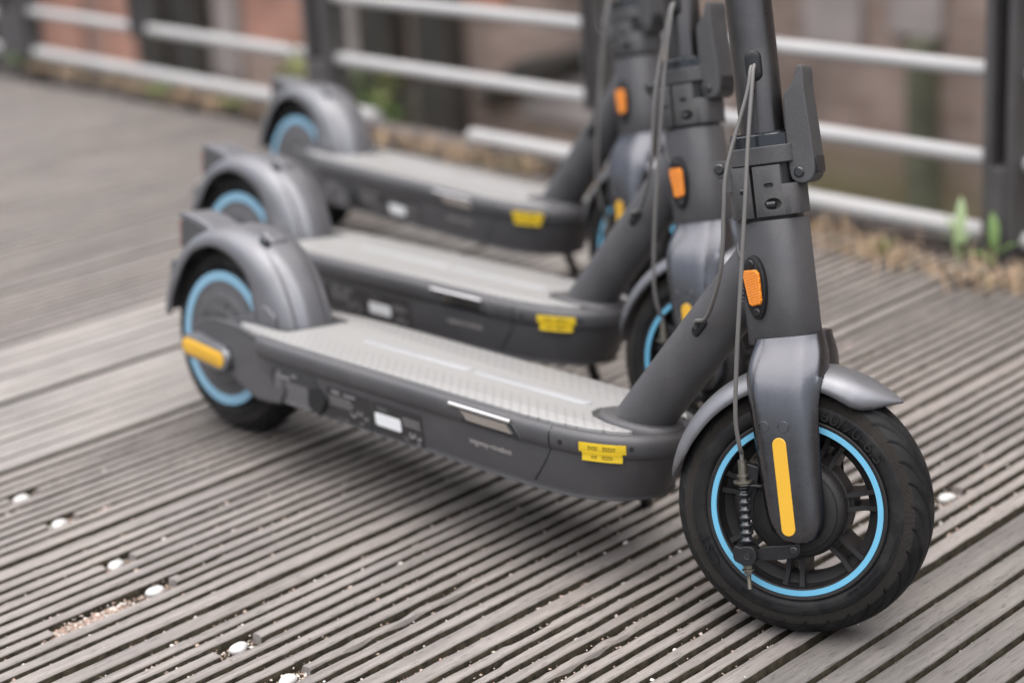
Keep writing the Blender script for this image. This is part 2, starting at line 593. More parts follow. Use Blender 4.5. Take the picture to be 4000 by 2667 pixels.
M['brick'] = brick_mat('quay_brick', (0.185, 0.125, 0.10), (0.25, 0.178, 0.148), (0.21, 0.18, 0.155))
M['brick_orange'] = brick_mat('orange_brick', (0.30, 0.135, 0.095), (0.36, 0.18, 0.13), (0.28, 0.2, 0.16), False)
M['plaster'] = simple('pale_plaster', (0.27, 0.23, 0.215), 0.9, 0, 0.25, 3)


def water_mat():
    m, nt, b = new_mat('canal_water')
    b.inputs['Base Color'].default_value = (0.05, 0.045, 0.018, 1)
    b.inputs['Roughness'].default_value = 0.12
    tc = node(nt, 'ShaderNodeTexCoord')
    n = node(nt, 'ShaderNodeTexNoise')
    n.inputs['Scale'].default_value = 7
    n.inputs['Detail'].default_value = 3
    nt.links.new(tc.outputs['Object'], n.inputs['Vector'])
    bp = node(nt, 'ShaderNodeBump')
    bp.inputs['Strength'].default_value = 0.35
    bp.inputs['Distance'].default_value = 0.03
    nt.links.new(n.outputs['Fac'], bp.inputs['Height'])
    nt.links.new(bp.outputs[0], b.inputs['Normal'])
    return m


M['water'] = water_mat()


# ------------------------------------------------------------------ mesh helpers
class MB:
    def __init__(s):
        s.v = []
        s.f = []
        s.mi = []

    def add(s, verts, faces, mi=0):
        o = len(s.v)
        s.v.extend([tuple(map(float, p)) for p in verts])
        for f in faces:
            s.f.append(tuple(i + o for i in f))
            s.mi.append(mi)

    def box(s, lo, hi, mi=0):
        x0, y0, z0 = lo
        x1, y1, z1 = hi
        s.add([(x0, y0, z0), (x1, y0, z0), (x1, y1, z0), (x0, y1, z0), (x0, y0, z1), (x1, y0, z1), (x1, y1, z1), (x0, y1, z1)],
              [(3, 2, 1, 0), (4, 5, 6, 7), (0, 1, 5, 4), (1, 2, 6, 5), (2, 3, 7, 6), (3, 0, 4, 7)], mi)

    def loft(s, loops, closed=True, cap0=True, cap1=True, mi=0):
        n = len(loops[0])
        vs = [p for l in loops for p in l]
        fs = []
        for a in range(len(loops) - 1):
            for i in range(n if closed else n - 1):
                j = (i + 1) % n
                fs.append((a * n + i, a * n + j, (a + 1) * n + j, (a + 1) * n + i))
        if cap0:
            fs.append(tuple(range(n - 1, -1, -1)))
        if cap1:
            b = (len(loops) - 1) * n
            fs.append(tuple(range(b, b + n)))
        s.add(vs, fs, mi)

    def tube(s, pts, r, n=12, mi=0, caps=True):
        pts = [Vector(p) for p in pts]
        rs = r if hasattr(r, '__len__') else [r] * len(pts)
        loops = []
        t0 = (pts[1] - pts[0]).normalized()
        up = Vector((0, 0, 1)) if abs(t0.z) < 0.9 else Vector((1, 0, 0))
        a = t0.cross(up).normalized()
        for i, p in enumerate(pts):
            t = (pts[min(i + 1, len(pts) - 1)] - pts[max(i - 1, 0)]).normalized()
            a = (a - t * a.dot(t)).normalized()
            b = t.cross(a)
            loops.append([p + (a * math.cos(k * 2 * PI / n) + b * math.sin(k * 2 * PI / n)) * rs[i] for k in range(n)])
        s.loft(loops, True, caps, caps, mi)

    def cyl(s, p0, p1, r, n=20, r1=None, mi=0):
        s.tube([p0, p1], [r, r if r1 is None else r1], n, mi)

    def prism(s, poly, y0, y1, fn=None, mi=0):
        """polygon in (x, z) pushed from y0 to y1; fn maps (x, y, z) to the final place"""
        fn = fn or (lambda x, y, z: (x, y, z))
        s.loft([[fn(x, y0, z) for x, z in poly], [fn(x, y1, z) for x, z in poly]], mi=mi)

    def lathe(s, prof, n=64, c=(0, 0, 0), a0=0.0, a1=2 * PI, mi=0, closed_prof=False):
        """(radius, y) profile turned about the y axis through c"""
        full = abs(a1 - a0 - 2 * PI) < 1e-6
        k = n if full else n + 1
        vs = []
        for i in range(k):
            t = a0 + (a1 - a0) * i / n
            for r, y in prof:
                vs.append((c[0] + r * math.cos(t), c[1] + y, c[2] + r * math.sin(t)))
        p = len(prof)
        fs = []
        for i in range(n):
            j = (i + 1) % k
            for q in range(p if closed_prof else p - 1):
                q2 = (q + 1) % p
                fs.append((i * p + q, i * p + q2, j * p + q2, j * p + q))
        s.add(vs, fs, mi)

    def sphere(s, c, r, n=8, m=6, sc=(1, 1, 1), mi=0):
        vs = [(c[0], c[1], c[2] - r * sc[2])]
        for i in range(1, m):
            t = -PI / 2 + PI * i / m
            for j in range(n):
                u = 2 * PI * j / n
                vs.append((c[0] + r * sc[0] * math.cos(t) * math.cos(u), c[1] + r * sc[1] * math.cos(t) * math.sin(u), c[2] + r * sc[2] * math.sin(t)))
        vs.append((c[0], c[1], c[2] + r * sc[2]))
        fs = [(0, 1 + (j + 1) % n, 1 + j) for j in range(n)]
        for i in range(m - 2):
            for j in range(n):
                fs.append((1 + i * n + j, 1 + i * n + (j + 1) % n, 1 + (i + 1) * n + (j + 1) % n, 1 + (i + 1) * n + j))
        top = len(vs) - 1
        b = 1 + (m - 2) * n
        fs += [(top, b + j, b + (j + 1) % n) for j in range(n)]
        s.add(vs, fs, mi)

    def mesh(s, name, mats, ang=35, smooth=True, fixn=True):
        me = bpy.data.meshes.new(name)
        me.from_pydata(s.v, [], s.f)
        for m in (mats if isinstance(mats, (list, tuple)) else [mats]):
            me.materials.append(m)
        if len(set(s.mi)) > 1:
            me.polygons.foreach_set('material_index', s.mi)
        if fixn:
            bm = bmesh.new()
            bm.from_mesh(me)
            bmesh.ops.recalc_face_normals(bm, faces=bm.faces)
            bm.to_mesh(me)
            bm.free()
        if smooth:
            me.polygons.foreach_set('use_smooth', [True] * len(me.polygons))
            if ang < 180:
                me.set_sharp_from_angle(angle=math.radians(ang))
        me.update()
        return me

    def obj(s, name, mats, parent=None, ang=35, bevel=0, seg=2, smooth=True, fixn=True):
        o = bpy.data.objects.new(name, s.mesh(name, mats, ang, smooth, fixn))
        COL.objects.link(o)
        o.parent = parent
        if bevel:
            bv = o.modifiers.new('bevel', 'BEVEL')
            bv.width = bevel
            bv.segments = seg
            bv.limit_method = 'ANGLE'
            bv.angle_limit = math.radians(35)
            bv.harden_normals = False
        return o


def tag(o, label=None, cat=None, group=None, kind=None):
    for k, v in (('label', label), ('category', cat), ('group', group), ('kind', kind)):
        if v:
            o[k] = v
    return o


def empty(name, loc=(0, 0, 0)):
    o = bpy.data.objects.new(name, None)
    o.empty_display_size = 0.05
    COL.objects.link(o)
    o.location = loc
    return o


def chaikin(pts, it=2, closed=False):
    for _ in range(it):
        out = []
        n = len(pts)
        if not closed:
            out.append(pts[0])
        for i in range(n if closed else n - 1):
            a, b = pts[i], pts[(i + 1) % n]
            out.append(tuple(0.75 * p + 0.25 * q for p, q in zip(a, b)))
            out.append(tuple(0.25 * p + 0.75 * q for p, q in zip(a, b)))
        if not closed:
            out.append(pts[-1])
        pts = out
    return pts


def spline(pts, n=8):
    """Catmull-Rom through the points"""
    P = [Vector(p) for p in pts]
    P = [2 * P[0] - P[1]] + P + [2 * P[-1] - P[-2]]
    out = []
    for i in range(1, len(P) - 2):
        for k in range(n):
            t = k / n
            a, b, c, d = P[i - 1], P[i], P[i + 1], P[i + 2]
            out.append(0.5 * ((2 * b) + (c - a) * t + (2 * a - 5 * b + 4 * c - d) * t * t + (3 * b - a - 3 * c + d) * t ** 3))
    out.append(P[-2])
    return out


def lerp_tab(tab, x):
    xs = [t[0] for t in tab]
    k = len(tab[0])
    r = [float(np.interp(x, xs, [t[i] for t in tab])) for i in range(1, k)]
    return r[0] if k == 2 else r


_txt = {}


def text_mesh(body, size, extrude=0.0):
    """verts and faces of a line of lettering in the xy plane, starting at x = 0"""
    key = (body, size, extrude)
    if key not in _txt:
        cu = bpy.data.curves.new('lettering', 'FONT')
        cu.body = body
        cu.size = size
        cu.extrude = extrude
        cu.resolution_u = 3
        ob = bpy.data.objects.new('lettering', cu)
        me = bpy.data.meshes.new_from_object(ob)
        _txt[key] = ([tuple(v.co) for v in me.vertices], [tuple(p.vertices) for p in me.polygons])
        bpy.data.objects.remove(ob)
        bpy.data.curves.remove(cu)
        bpy.data.meshes.remove(me)
    return _txt[key]


# ------------------------------------------------------------------ boardwalk
TILT = math.radians(1.0)
ROT = Matrix.Rotation(TILT, 4, 'Z')
FA, FB = Vector((-4.041, 1.452, 0)), Vector((-0.539, 1.23, 0))      # the railing line
FE = (FB - FA).normalized()
FN = Vector((-FE.y, FE.x, 0))


def fence_y(x):
    return FA.y + (x - FA.x) * FE.y / FE.x


deck = MB()
base_ = [(-7.5, -3.2), (2.6, -3.2), (2.6, fence_y(2.6)), (-7.5, fence_y(-7.5))]
deck.loft([[(*(ROT.inverted() @ Vector((px, py, 0))).xy, z) for px, py in base_] for z in (-0.20, -0.055)])
deck_o = deck.obj('boardwalk', M['dirt_and_shade'])
tag(deck_o, kind='structure')
deck_o.matrix_world = ROT


def board(x0, x1, y0, y1, ribs, groove, depth, mat, notches=(), dy=0.02, jit=0.0006, caps=True, splinter=None):
    w = x1 - x0
    edges = []
    er = 1.12                                          # the outer ribs are a little wider
    per = w / (ribs - 2 + 2 * er) if ribs > 2 else w / ribs
    x = x0
    for i in range(ribs):
        ww = per * (er if i in (0, ribs - 1) else 1)
        a = x + (groove / 2 if i else 0)
        b = x + ww - (groove / 2 if i < ribs - 1 else 0)
        edges.append((a, b))
        x += ww
    prof = []                                           # (x, z, rib) across the board
    c = 0.0018
    for i, (a, b) in enumerate(edges):
        zb = -depth if i else -0.045
        prof += [(a - 0.0006, zb, i, 0), (a, -c, i, 1), (a + c, -0.0002, i, 1), ((a + b) / 2, 0, i, 1), (b - c, -0.0002, i, 1), (b, -c, i, 1),
                 (b + 0.0006, -depth if i < ribs - 1 else -0.045, i, 0)]
    P = len(prof)
    ys = set(np.round(np.arange(y0, y1, dy), 4).tolist() + [y1])
    for (r, ya, yb) in notches:
        ys |= {ya - 0.0015, ya, yb, yb + 0.0015}
    ys = sorted(ys)
    n = len(ys)
    px = np.array([p[0] for p in prof])
    pz = np.array([p[1] for p in prof])
    pr = np.array([p[2] for p in prof])
    pt = np.array([p[3] for p in prof])
    V = np.zeros((n, P, 3))
    V[:, :, 0] = px
    V[:, :, 1] = np.array(ys)[:, None]
    V[:, :, 2] = pz
    # worn arrises: slow waviness plus the odd splintered stretch
    for i in range(ribs):
        for side in (0, 1):
            k = RNG.normal(0, 1, n)
            k = np.convolve(k, [0.25, 0.5, 0.25], 'same') * jit
            chips = np.zeros(n)
            for _ in range(RNG.poisson(0.5)):
                s0 = RNG.integers(0, n)
                L = int(RNG.integers(2, 9))
                chips[s0:s0 + L] = RNG.uniform(0.0010, 0.0030)
            idx = i * 7 + (1 if side == 0 else 5)
            sg = 1 if side == 0 else -1
            V[:, idx, 0] += sg * (k + chips)
            V[:, idx, 2] -= chips * 0.8
            V[:, idx + sg, 0] += sg * (k + chips)
            V[:, idx + sg, 2] -= chips * 0.25
        if splinter and i == splinter[0]:
            t = (np.array(ys) - splinter[1]) / (splinter[2] - splinter[1])
            k = np.where((t > 0) & (t < 1), np.sin(PI * np.clip(t, 0, 1)) ** 0.5 * (0.6 + 0.4 * np.sin(t * 23)), 0)
            V[:, i * 7 + 1, 2] -= 0.0060 * k
            V[:, i * 7 + 2, 2] -= 0.0045 * k * np.abs(np.sin(t * 9))
            V[:, i * 7 + 3, 2] -= 0.0030 * k * np.abs(np.sin(t * 14))
            V[:, i * 7 + 5, 2] -= 0.0040 * k * np.abs(np.cos(t * 11))
        V[:, i * 7 + 1:i * 7 + 6, 2] += RNG.normal(0, 0.00035)
    for (r, ya, yb) in notches:
        rows = [j for j, y in enumerate(ys) if ya - 1e-6 <= y <= yb + 1e-6]
        cols = np.where((pr == r) & (pt == 1))[0]
        for j in rows:
            V[j, cols, 2] = -depth + 0.0008
    f = []
    mi = []
    notch_rows = {}
    for (r, ya, yb) in notches:
        for j in range(n - 1):
            if ya - 1e-6 <= ys[j] and ys[j + 1] <= yb + 1e-6:
                notch_rows.setdefault(j, set()).add(r)
    for j in range(n - 1):
        for q in range(P - 1):
            a = j * P + q
            f.append((a, a + 1, a + 1 + P, a + P))
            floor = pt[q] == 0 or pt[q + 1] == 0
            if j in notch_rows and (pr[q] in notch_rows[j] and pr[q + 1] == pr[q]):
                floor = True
            mi.append(1 if floor else 0)  # groove walls darkened along with the dirty floors, shade put into the colour
    if caps:
        f.append(tuple(range(P)))
        mi.append(0)
        f.append(tuple((n - 1) * P + i for i in range(P - 1, -1, -1)))
        mi.append(0)
    m = MB()
    m.v = [tuple(p) for p in V.reshape(-1, 3)]
    m.f = f
    m.mi = mi
    o = m.obj('plank', [mat, M['dirt_and_shade']], deck_o, ang=50, fixn=False)
    return o, edges


GAP = 0.012
bounds = [(-0.233, 0.032, 'r'), (-0.501, -0.233, 'r'), (-0.770, -0.501, 'r'), (-1.024, -0.770, 'r'), (-1.258, -1.024, 'p'), (-1.494, -1.258, 'p'),
          (0.032, 0.298, 's'), (0.298, 0.564, 's')]
x = -1.494
k = 0
while x > -6.2:
    bounds.append((x - 0.262, x, 'r'))
    x -= 0.262
    k += 1
x = 0.564
while x < 1.9:
    bounds.append((x, x + 0.266, 's' if x < 1.0 else 'r'))
    x += 0.266
CAPS = [(-0.9345, -0.310), (-0.8405, -0.324), (-0.674, -0.348), (-0.583, -0.359), (-0.4105, -0.383), (-0.3205, -0.394), (-0.052, 0.349), (-0.143, 0.340)]
groove_lines = []            # (x, width, y range) where grit collects
cap_spots = []
for i, (a, b, kind) in enumerate(bounds):
    g = GAP if a > -1.0 else 0.017
    xa, xb = a + g / 2, b - g / 2
    near = a > -1.8 and b < 1.0
    y0 = -1.25 if near else -2.6
    y1 = fence_y((a + b) / 2) - 0.03 + 0.0175 * (a + b) / 2 + RNG.uniform(-0.006, 0.006)
    if b > 0.6:
        y1 = 1.25
    if kind == 'r':
        ribs, gr, dp, mt = 11, 0.0090, 0.0110, M['plank']
        per = (xb - xa) / 11
        mid = (xa + xb) / 2
        nt_ = []
        if True:
            spots = [(q[0], q[1] + 0.017) for q in CAPS if xa < q[0] < xb]
        for sx_, sy_ in spots:
            rr = int(np.clip(round((sx_ - xa) / per - 0.5), 1, 9))
            nt_.append((rr, sy_ - (0.13 if abs(sx_ + 0.583) < 0.01 else 0.028 if a > -0.6 else 0.018), sy_ + 0.020))
        o, ed = board(xa, xb, y0, y1, ribs, gr, dp, mt, nt_, dy=0.01 if near else 0.12, splinter=(7, -0.372, -0.13) if -0.52 < a < -0.49 else (4, -0.25, -0.10) if -0.25 < a < -0.2 else None)
        for (rr, ya, yb) in nt_:
            cap_spots.append((o, (ed[rr][0] + ed[rr][1]) / 2, yb - 0.022, dp))
    elif kind == 'p':
        o, ed = board(xa, xb, y0, y1, 7, 0.0060, 0.009, M['plank_pale'], (), dy=0.03)
    else:
        o, ed = board(xa, xb, y0, y1, 7, 0.0072, 0.020, M['plank_dark'], (), dy=0.02, jit=0.0003)
    if near and kind != 'p':
        for q in range(len(ed) - 1):
            groove_lines.append(((ed[q][1] + ed[q + 1][0]) / 2, ed[q + 1][0] - ed[q][1], -0.008 if kind == 'r' else -0.0115, 1.0 if kind == 'r' else 0.25))
        groove_lines.append((a, g, -0.012 if a < 0 else -0.03, 4.5 if a < 0 else 0.3))
for (o, cx, cy, dp) in cap_spots:
    m = MB()
    m.sphere((0, 0, 0), 1.0, 14, 8, (0.0080, 0.0112, 0.0056))
    for i, v in enumerate(m.v):                          # worn, not quite round
        kx = 1 + 0.08 * math.sin(3 * math.atan2(v[1], v[0]) + cx * 40)
        m.v[i] = (v[0] * kx, v[1] * kx, v[2])
    c = m.obj('screw_cap', M['white_cap'], o, ang=180)
    c.location = (cx, cy, -dp + 0.0050)
    c.rotation_euler.z = RNG.uniform(-0.4, 0.4)

# grit lying in the grooves
gm = MB()


def pebble(m, p, r):
    a = RNG.uniform(0, 2 * PI)
    s = RNG.uniform(0.6, 1.25, 3) * r
    vs = []
    for (x, y, z) in ((1, 0, 0), (-1, 0, 0), (0, 1, 0), (0, -1, 0), (0, 0, 1), (0, 0, -1)):
        kx = RNG.uniform(0.8, 1.15)
        xx, yy = x * s[0] * kx, y * s[1] * kx
        vs.append((p[0] + xx * math.cos(a) - yy * math.sin(a), p[1] + xx * math.sin(a) + yy * math.cos(a), p[2] + z * s[2] * 0.8 * kx))
    m.add(vs, [(0, 2, 4), (2, 1, 4), (1, 3, 4), (3, 0, 4), (2, 0, 5), (1, 2, 5), (3, 1, 5), (0, 3, 5)])


for (gx, gw, gz, dens) in groove_lines:
    if gx > 0.55 or gx < -1.1:
        continue
    cnt = int(220 * dens)
    for _ in range(cnt):
        y = RNG.uniform(-1.15, 0.75)
        clump = 0.5 + 0.5 * math.sin(y * 9 + gx * 53) * math.sin(y * 23 + gx * 31)
        if RNG.random() > 0.25 + 0.9 * clump:
            continue
        r = float(np.clip(RNG.lognormal(-6.75, 0.42), 0.0006, 0.0034))
        side_ = RNG.random() ** 0.45 - 0.5
        pebble(gm, (gx + side_ * gw * 0.92, y, gz * (0.75 - 0.55 * RNG.random() ** 0.7 * (side_ + 0.5)) + r * 0.3), r)
for (o, cx, cy, dp) in cap_spots:
    if cx < -1.1:
        continue
    for _ in range(150):
        y = cy + RNG.uniform(-0.024, 0.030)
        r = float(np.clip(RNG.lognormal(-6.8, 0.4), 0.0006, 0.003))
        pebble(gm, (cx + RNG.uniform(-0.011, 0.011), y, -dp + 0.001 + r * 0.5), r)
for _ in range(2600):                                     # a scour of sand left on one worn rib
    y = -0.445 + RNG.uniform(-0.045, 0.075) * RNG.uniform(0.6, 1)
    r = float(np.clip(RNG.lognormal(-6.9, 0.4), 0.0006, 0.003))
    pebble(gm, (-0.583 + RNG.uniform(-0.012, 0.012), y, -0.0098 + r * 0.5 + RNG.uniform(0, 0.0055)), r)
for _ in range(260):                                     # strays on top of the boards
    r = float(np.clip(RNG.lognormal(-7.1, 0.4), 0.0005, 0.0022))
    pebble(gm, (RNG.uniform(-0.9, 0.1), RNG.uniform(-0.8, 0.4), r * 0.6), r)
gravel = gm.obj('gravel', M['gravel'], None, smooth=False, fixn=False)
tag(gravel, kind='stuff')
gravel.matrix_world = ROT

# edge beam below the railing, and the canal beyond
eb = MB()
eb.box((-6.4, 0.012, -0.25), (2.4, 0.07, 0.004))
edge = eb.obj('edge_beam', M['beam'], None, bevel=0.003)
tag(edge, kind='structure')
ang_f = math.atan2(FE.y, FE.x)
edge.matrix_world = Matrix.Translation((0, fence_y(0), 0)) @ Matrix.Rotation(ang_f, 4, 'Z')

wm = MB()
wm.box((-30, 0.1, -2.20), (14, 12, -1.95))
water = wm.obj('canal_water', M['water'])
tag(water, kind='structure')
water.matrix_world = Matrix.Translation((0, fence_y(0), 0)) @ Matrix.Rotation(ang_f, 4, 'Z')

# ------------------------------------------------------------------ quay wall opposite
WALL = Matrix.Translation((0, fence_y(0), 0)) @ Matrix.Rotation(ang_f, 4, 'Z') @ Matrix.Translation((0, 3.6, 0))


def wall_x(X):
    """distance along the wall of a world X"""
    return (X - WALL.translation.x) / FE.x


qw = empty('quay_wall')
qw.matrix_world = WALL
tag(qw, 'long weathered brick quay wall across the canal behind the railing', 'wall')
m = MB()
m.box((-26, 0, -2.2), (10, 0.6, 7.0))
m.obj('wall_face', M['brick'], qw)
for (a, b, z0, z1, mt) in ((-11.2, -10.15, -1.25, 0.6, 'brick_orange'), (-9.95, -9.42, -1.2, 0.7, 'brick_orange'), (-8.10, -7.48, -0.86, 0.2, 'brick_orange'),
                           (-6.02, -5.7, -0.53, 0.3, 'brick_orange')):
    m = MB()
    m.box((wall_x(a), -0.03, z0), (wall_x(b), 0.0, z1))
    m.obj('brick_panel', M[mt], qw, bevel=0.008)
for (a, b, z0, z1) in ((-7.25, -6.92, -0.95, 0.3), (-9.35, -8.2, -1.10, -0.88), (-5.6, -4.2, -1.02, -0.78), (-8.42, -8.2, -0.9, 0.3), (-3.75, -3.45, -0.5, -0.2), (-3.3, -3.05, -0.42, -0.1)):
    m = MB()
    m.box((wall_x(a), -0.04, z0), (wall_x(b), 0.0, z1))
    m.obj('plaster_patch', M['plaster'], qw, bevel=0.01)
m = MB()
m.prism([(wall_x(-5.95), -0.98), (wall_x(-5.55), -0.72), (wall_x(-5.05), -0.60), (wall_x(-5.0), -0.66), (wall_x(-5.5), -0.86)], -0.12, -0.0)
m.obj('dark_slab', M['timber'], qw, bevel=0.02)  # dark slab standing out from the wall face
m = MB()
m.box((wall_x(-7.35), -0.05, -2.1), (wall_x(-6.06), 0.0, -0.99))
m.obj('opening_shade_panel', simple('opening_shade', (0.075, 0.066, 0.05), 0.9, 0, 0.5, 4), qw, bevel=0.02)  # raised panel in a dark colour that paints the shade of an opening

piles = [(-12.1, -11.0, 'broadest one, at the left edge of the view'), (-9.30, -8.95, 'beside the narrow orange brick panel'), (-8.82, -8.5, 'left of the pale plaster strip'),
         (-6.86, -6.54, 'left of the one with the green plant'), (-6.36, -6.05, 'behind the green leafy plant'), (-3.16, -3.06, 'slim one behind the right end of the rails')]
for (a, b, where) in piles:
    m = MB()
    z1 = 1.6 if a < -3.5 else -0.42
    w = (b - a) / FE.x
    pts = [(-w / 2 + 0.03, -0.16), (w / 2 - 0.03, -0.16), (w / 2, -0.12), (w / 2, 0.10), (-w / 2, 0.10), (-w / 2, -0.12)]
    m.loft([[(px + 0.01 * math.sin(z * 3), py, z) for px, py in pts] for z in np.linspace(-2.0, z1, 9)])
    o = m.obj('timber_pile', M['timber'] if a < -3.5 else M['mossy'], None, bevel=0.01)
    o.matrix_world = WALL @ Matrix.Translation((wall_x((a + b) / 2), 0.03, 0))
    tag(o, 'dark timber pile, ' + where, 'pile', 'timber piles along the quay wall')

# ------------------------------------------------------------------ railing
fence = empty('metal_railing', (0, 0, 0))
fence.matrix_world = Matrix.Translation((0, fence_y(0), 0)) @ Matrix.Rotation(ang_f, 4, 'Z')
tag(fence, 'grey steel railing with pale round rails along the boardwalk edge', 'railing')


def fx(X):
    return X / FE.x


def post(X, width, z0, z1, stub=True):
    m = MB()
    c = fx(X)
    t = width * 0.27
    m.box((c - width / 2, -0.03, z0), (c - width / 2 + t, 0.03, z1))
    m.box((c + width / 2 - t, -0.03, z0), (c + width / 2, 0.03, z1))
    m.box((c - width / 2 + t - 0.001, 0.018, z0), (c + width / 2 - t + 0.001, 0.026, z1))
    p = m.obj('post', M['post'], fence, bevel=0.0015)
    if stub:
        s = MB()
        s.box((c - width / 2 + t + 0.0005, -0.034, z0), (c + width / 2 - t - 0.0005, 0.012, 0.150))
        s.obj('post_foot', M['post'], p, bevel=0.002)
    return p


post(-0.508, 0.058, -0.12, 1.05)
post(-2.356, 0.088, -0.12, 1.05)
post(-3.91, 0.17, -0.12, 1.05)
post(-5.6, 0.088, -0.12, 1.05)
post(1.2, 0.058, -0.12, 1.05)
post(-1.440, 0.034, 0.135, 1.05, False)
post(-3.185, 0.050, 0.135, 1.05, False)


def rail(Xa, Xb, z, r=0.0172):
    m = MB()
    a, b = fx(Xa), fx(Xb)
    sag = 0.0
    pts = [(a + 0.003, 0, z)] + [(a + (b - a) * t, 0, z - sag) for t in np.linspace(0.02, 0.98, 5)] + [(b - 0.003, 0, z)]
    m.tube(pts, [r * 0.9] + [r] * 5 + [r * 0.9], 24)
    m.obj('rail', M['rail'], fence, ang=50)


stops = [(-0.537 + 0.06, 1.17), (-1.424, -0.538), (-2.310, -1.456), (-3.160, -2.402), (-3.825, -3.210), (-5.55, -4.0)]
for (a, b) in stops:
    if a < -5:
        hs = ((0.027, 0.019), (0.131, 0.018), (0.27, 0.018), (0.41, 0.0175), (0.55, 0.0175))
    else:
        hs = ((0.155, 0.0142), (0.2965, 0.0135), (0.43, 0.0135), (0.565, 0.0135), (0.70, 0.0135), (0.84, 0.0135))
    for z, r in hs:
        rail(a, b, z, r)
for (a, b, z) in ((-0.477, 1.17, 0.030), (-1.848, -0.538, 0.032), (-2.310, -2.176, 0.034), (-3.83, -2.402, 0.036)):
    rail(a, b, z, 0.0172)
m = MB()
m.tube([(fx(-5.7), 0, 1.06), (fx(1.4), 0, 1.06)], 0.024, 20)
m.obj('handrail', M['rail'], fence, ang=50)

# ------------------------------------------------------------------ grass and weeds along the edge


def blade(m, p, h, w, lean, az, curl=0.6):
    dx, dy = math.cos(az), math.sin(az)
    sx, sy = -dy * w / 2, dx * w / 2
    vs = []
    for t, ww in ((0, 1), (0.5, 0.8), (1, 0.08)):
        l = lean * h * (t + curl * t * t) / (1 + curl)
        q = (p[0] + dx * l, p[1] + dy * l, p[2] + h * t * (1 - 0.35 * t * abs(lean)))
        vs += [(q[0] - sx * ww, q[1] - sy * ww, q[2]), (q[0] + sx * ww, q[1] + sy * ww, q[2])]
    m.add(vs, [(0, 1, 3, 2), (2, 3, 5, 4)])


dg = MB()
clumps = [(-0.716, 1.12, 1.0), (-0.60, 1.10, 0.7), (-0.452, 1.08, 1.1), (-0.36, 1.10, 0.8), (-0.85, 1.19, 0.6), (-1.62, 1.24, 0.9), (-1.79, 1.25, 0.9), (-1.40, 1.20, 0.6), (-1.95, 1.27, 0.9),
          (-2.10, 1.29, 0.7), (-2.56, 1.35, 1.0), (-2.75, 1.33, 1.2), (-2.95, 1.34, 1.2), (-3.15, 1.36, 1.1), (-3.35, 1.37, 0.8), (-3.55, 1.40, 0.9), (-1.1, 1.18, 0.6), (-1.25, 1.2, 0.5),
          (-2.42, 1.31, 0.8), (-3.75, 1.42, 0.7)]
for (cx, cy, s) in clumps:
    for _ in range(int(140 * s)):
        p = (cx + RNG.normal(0, 0.045), min(cy + RNG.normal(0, 0.026), fence_y(cx) - 0.005), -0.004)
        blade(dg, p, RNG.uniform(0.012, 0.052) * (0.8 + 0.4 * s), RNG.uniform(0.0014, 0.0036), RNG.uniform(0.3, 1.6), RNG.uniform(0, 2 * PI))
for _ in range(260):
    X = RNG.uniform(-4.0, -0.2)
    blade(dg, (X, fence_y(X) - abs(RNG.normal(0, 0.055)) - 0.004, -0.004), RNG.uniform(0.008, 0.03), RNG.uniform(0.001, 0.0025), RNG.uniform(0.2, 1.6), RNG.uniform(0, 2 * PI))
for _ in range(26):                                      # long loose stalks
    X = RNG.uniform(-0.95, -0.25)
    blade(dg, (X, fence_y(X) - RNG.uniform(0.02, 0.14), 0), RNG.uniform(0.05, 0.12), 0.0013, RNG.uniform(0.4, 1.5), RNG.uniform(0, 2 * PI))
grass = dg.obj('dry_grass', M['straw'], None, smooth=False, fixn=False)
tag(grass, kind='stuff')


def leaf(m, p, L, w, az, elev, droop=0.4, n=6):
    d = Vector((math.cos(az), math.sin(az), 0))
    s = Vector((-d.y, d.x, 0))
    vs = []
    pos = Vector(p)
    e = elev
    for i in range(n + 1):
        t = i / n
        ww = w * (math.sin(PI * min(1, 0.06 + 0.94 * t)) ** 0.7) * 0.5 if i < n else 0.0003
        up = d * -math.sin(e) + Vector((0, 0, math.cos(e)))
        vs += [pos - s * ww + up * ww * 0.35, pos, pos + s * ww + up * ww * 0.35]
        pos = pos + (d * math.cos(e) + Vector((0, 0, math.sin(e)))) * (L / n)
        e -= droop / n
    fs = []
    for i in range(n):
        a = i * 3
        fs += [(a, a + 1, a + 4, a + 3), (a + 1, a + 2, a + 5, a + 4)]
    m.add(vs, fs)


def weed(loc, label, leaves, mat, stem_h=0.0, cat='weed', group='weeds along the railing', base=None):
    r = empty('weed', loc)
    if base is not None:
        r.matrix_world = base
    tag(r, label, cat, group)
    if stem_h:
        m = MB()
        m.tube([(0, 0, -0.005), (0.002, 0, stem_h * 0.5), (0.0, 0.001, stem_h)], [0.0018, 0.0015, 0.001], 6)
        m.obj('stem', M[mat], r)
    for (z, L, w, az, el, dr) in leaves:
        m = MB()
        leaf(m, (0, 0, z), L, w, az, el, dr)
        m.obj('leaf', M[mat], r, ang=180, fixn=False)
    return r


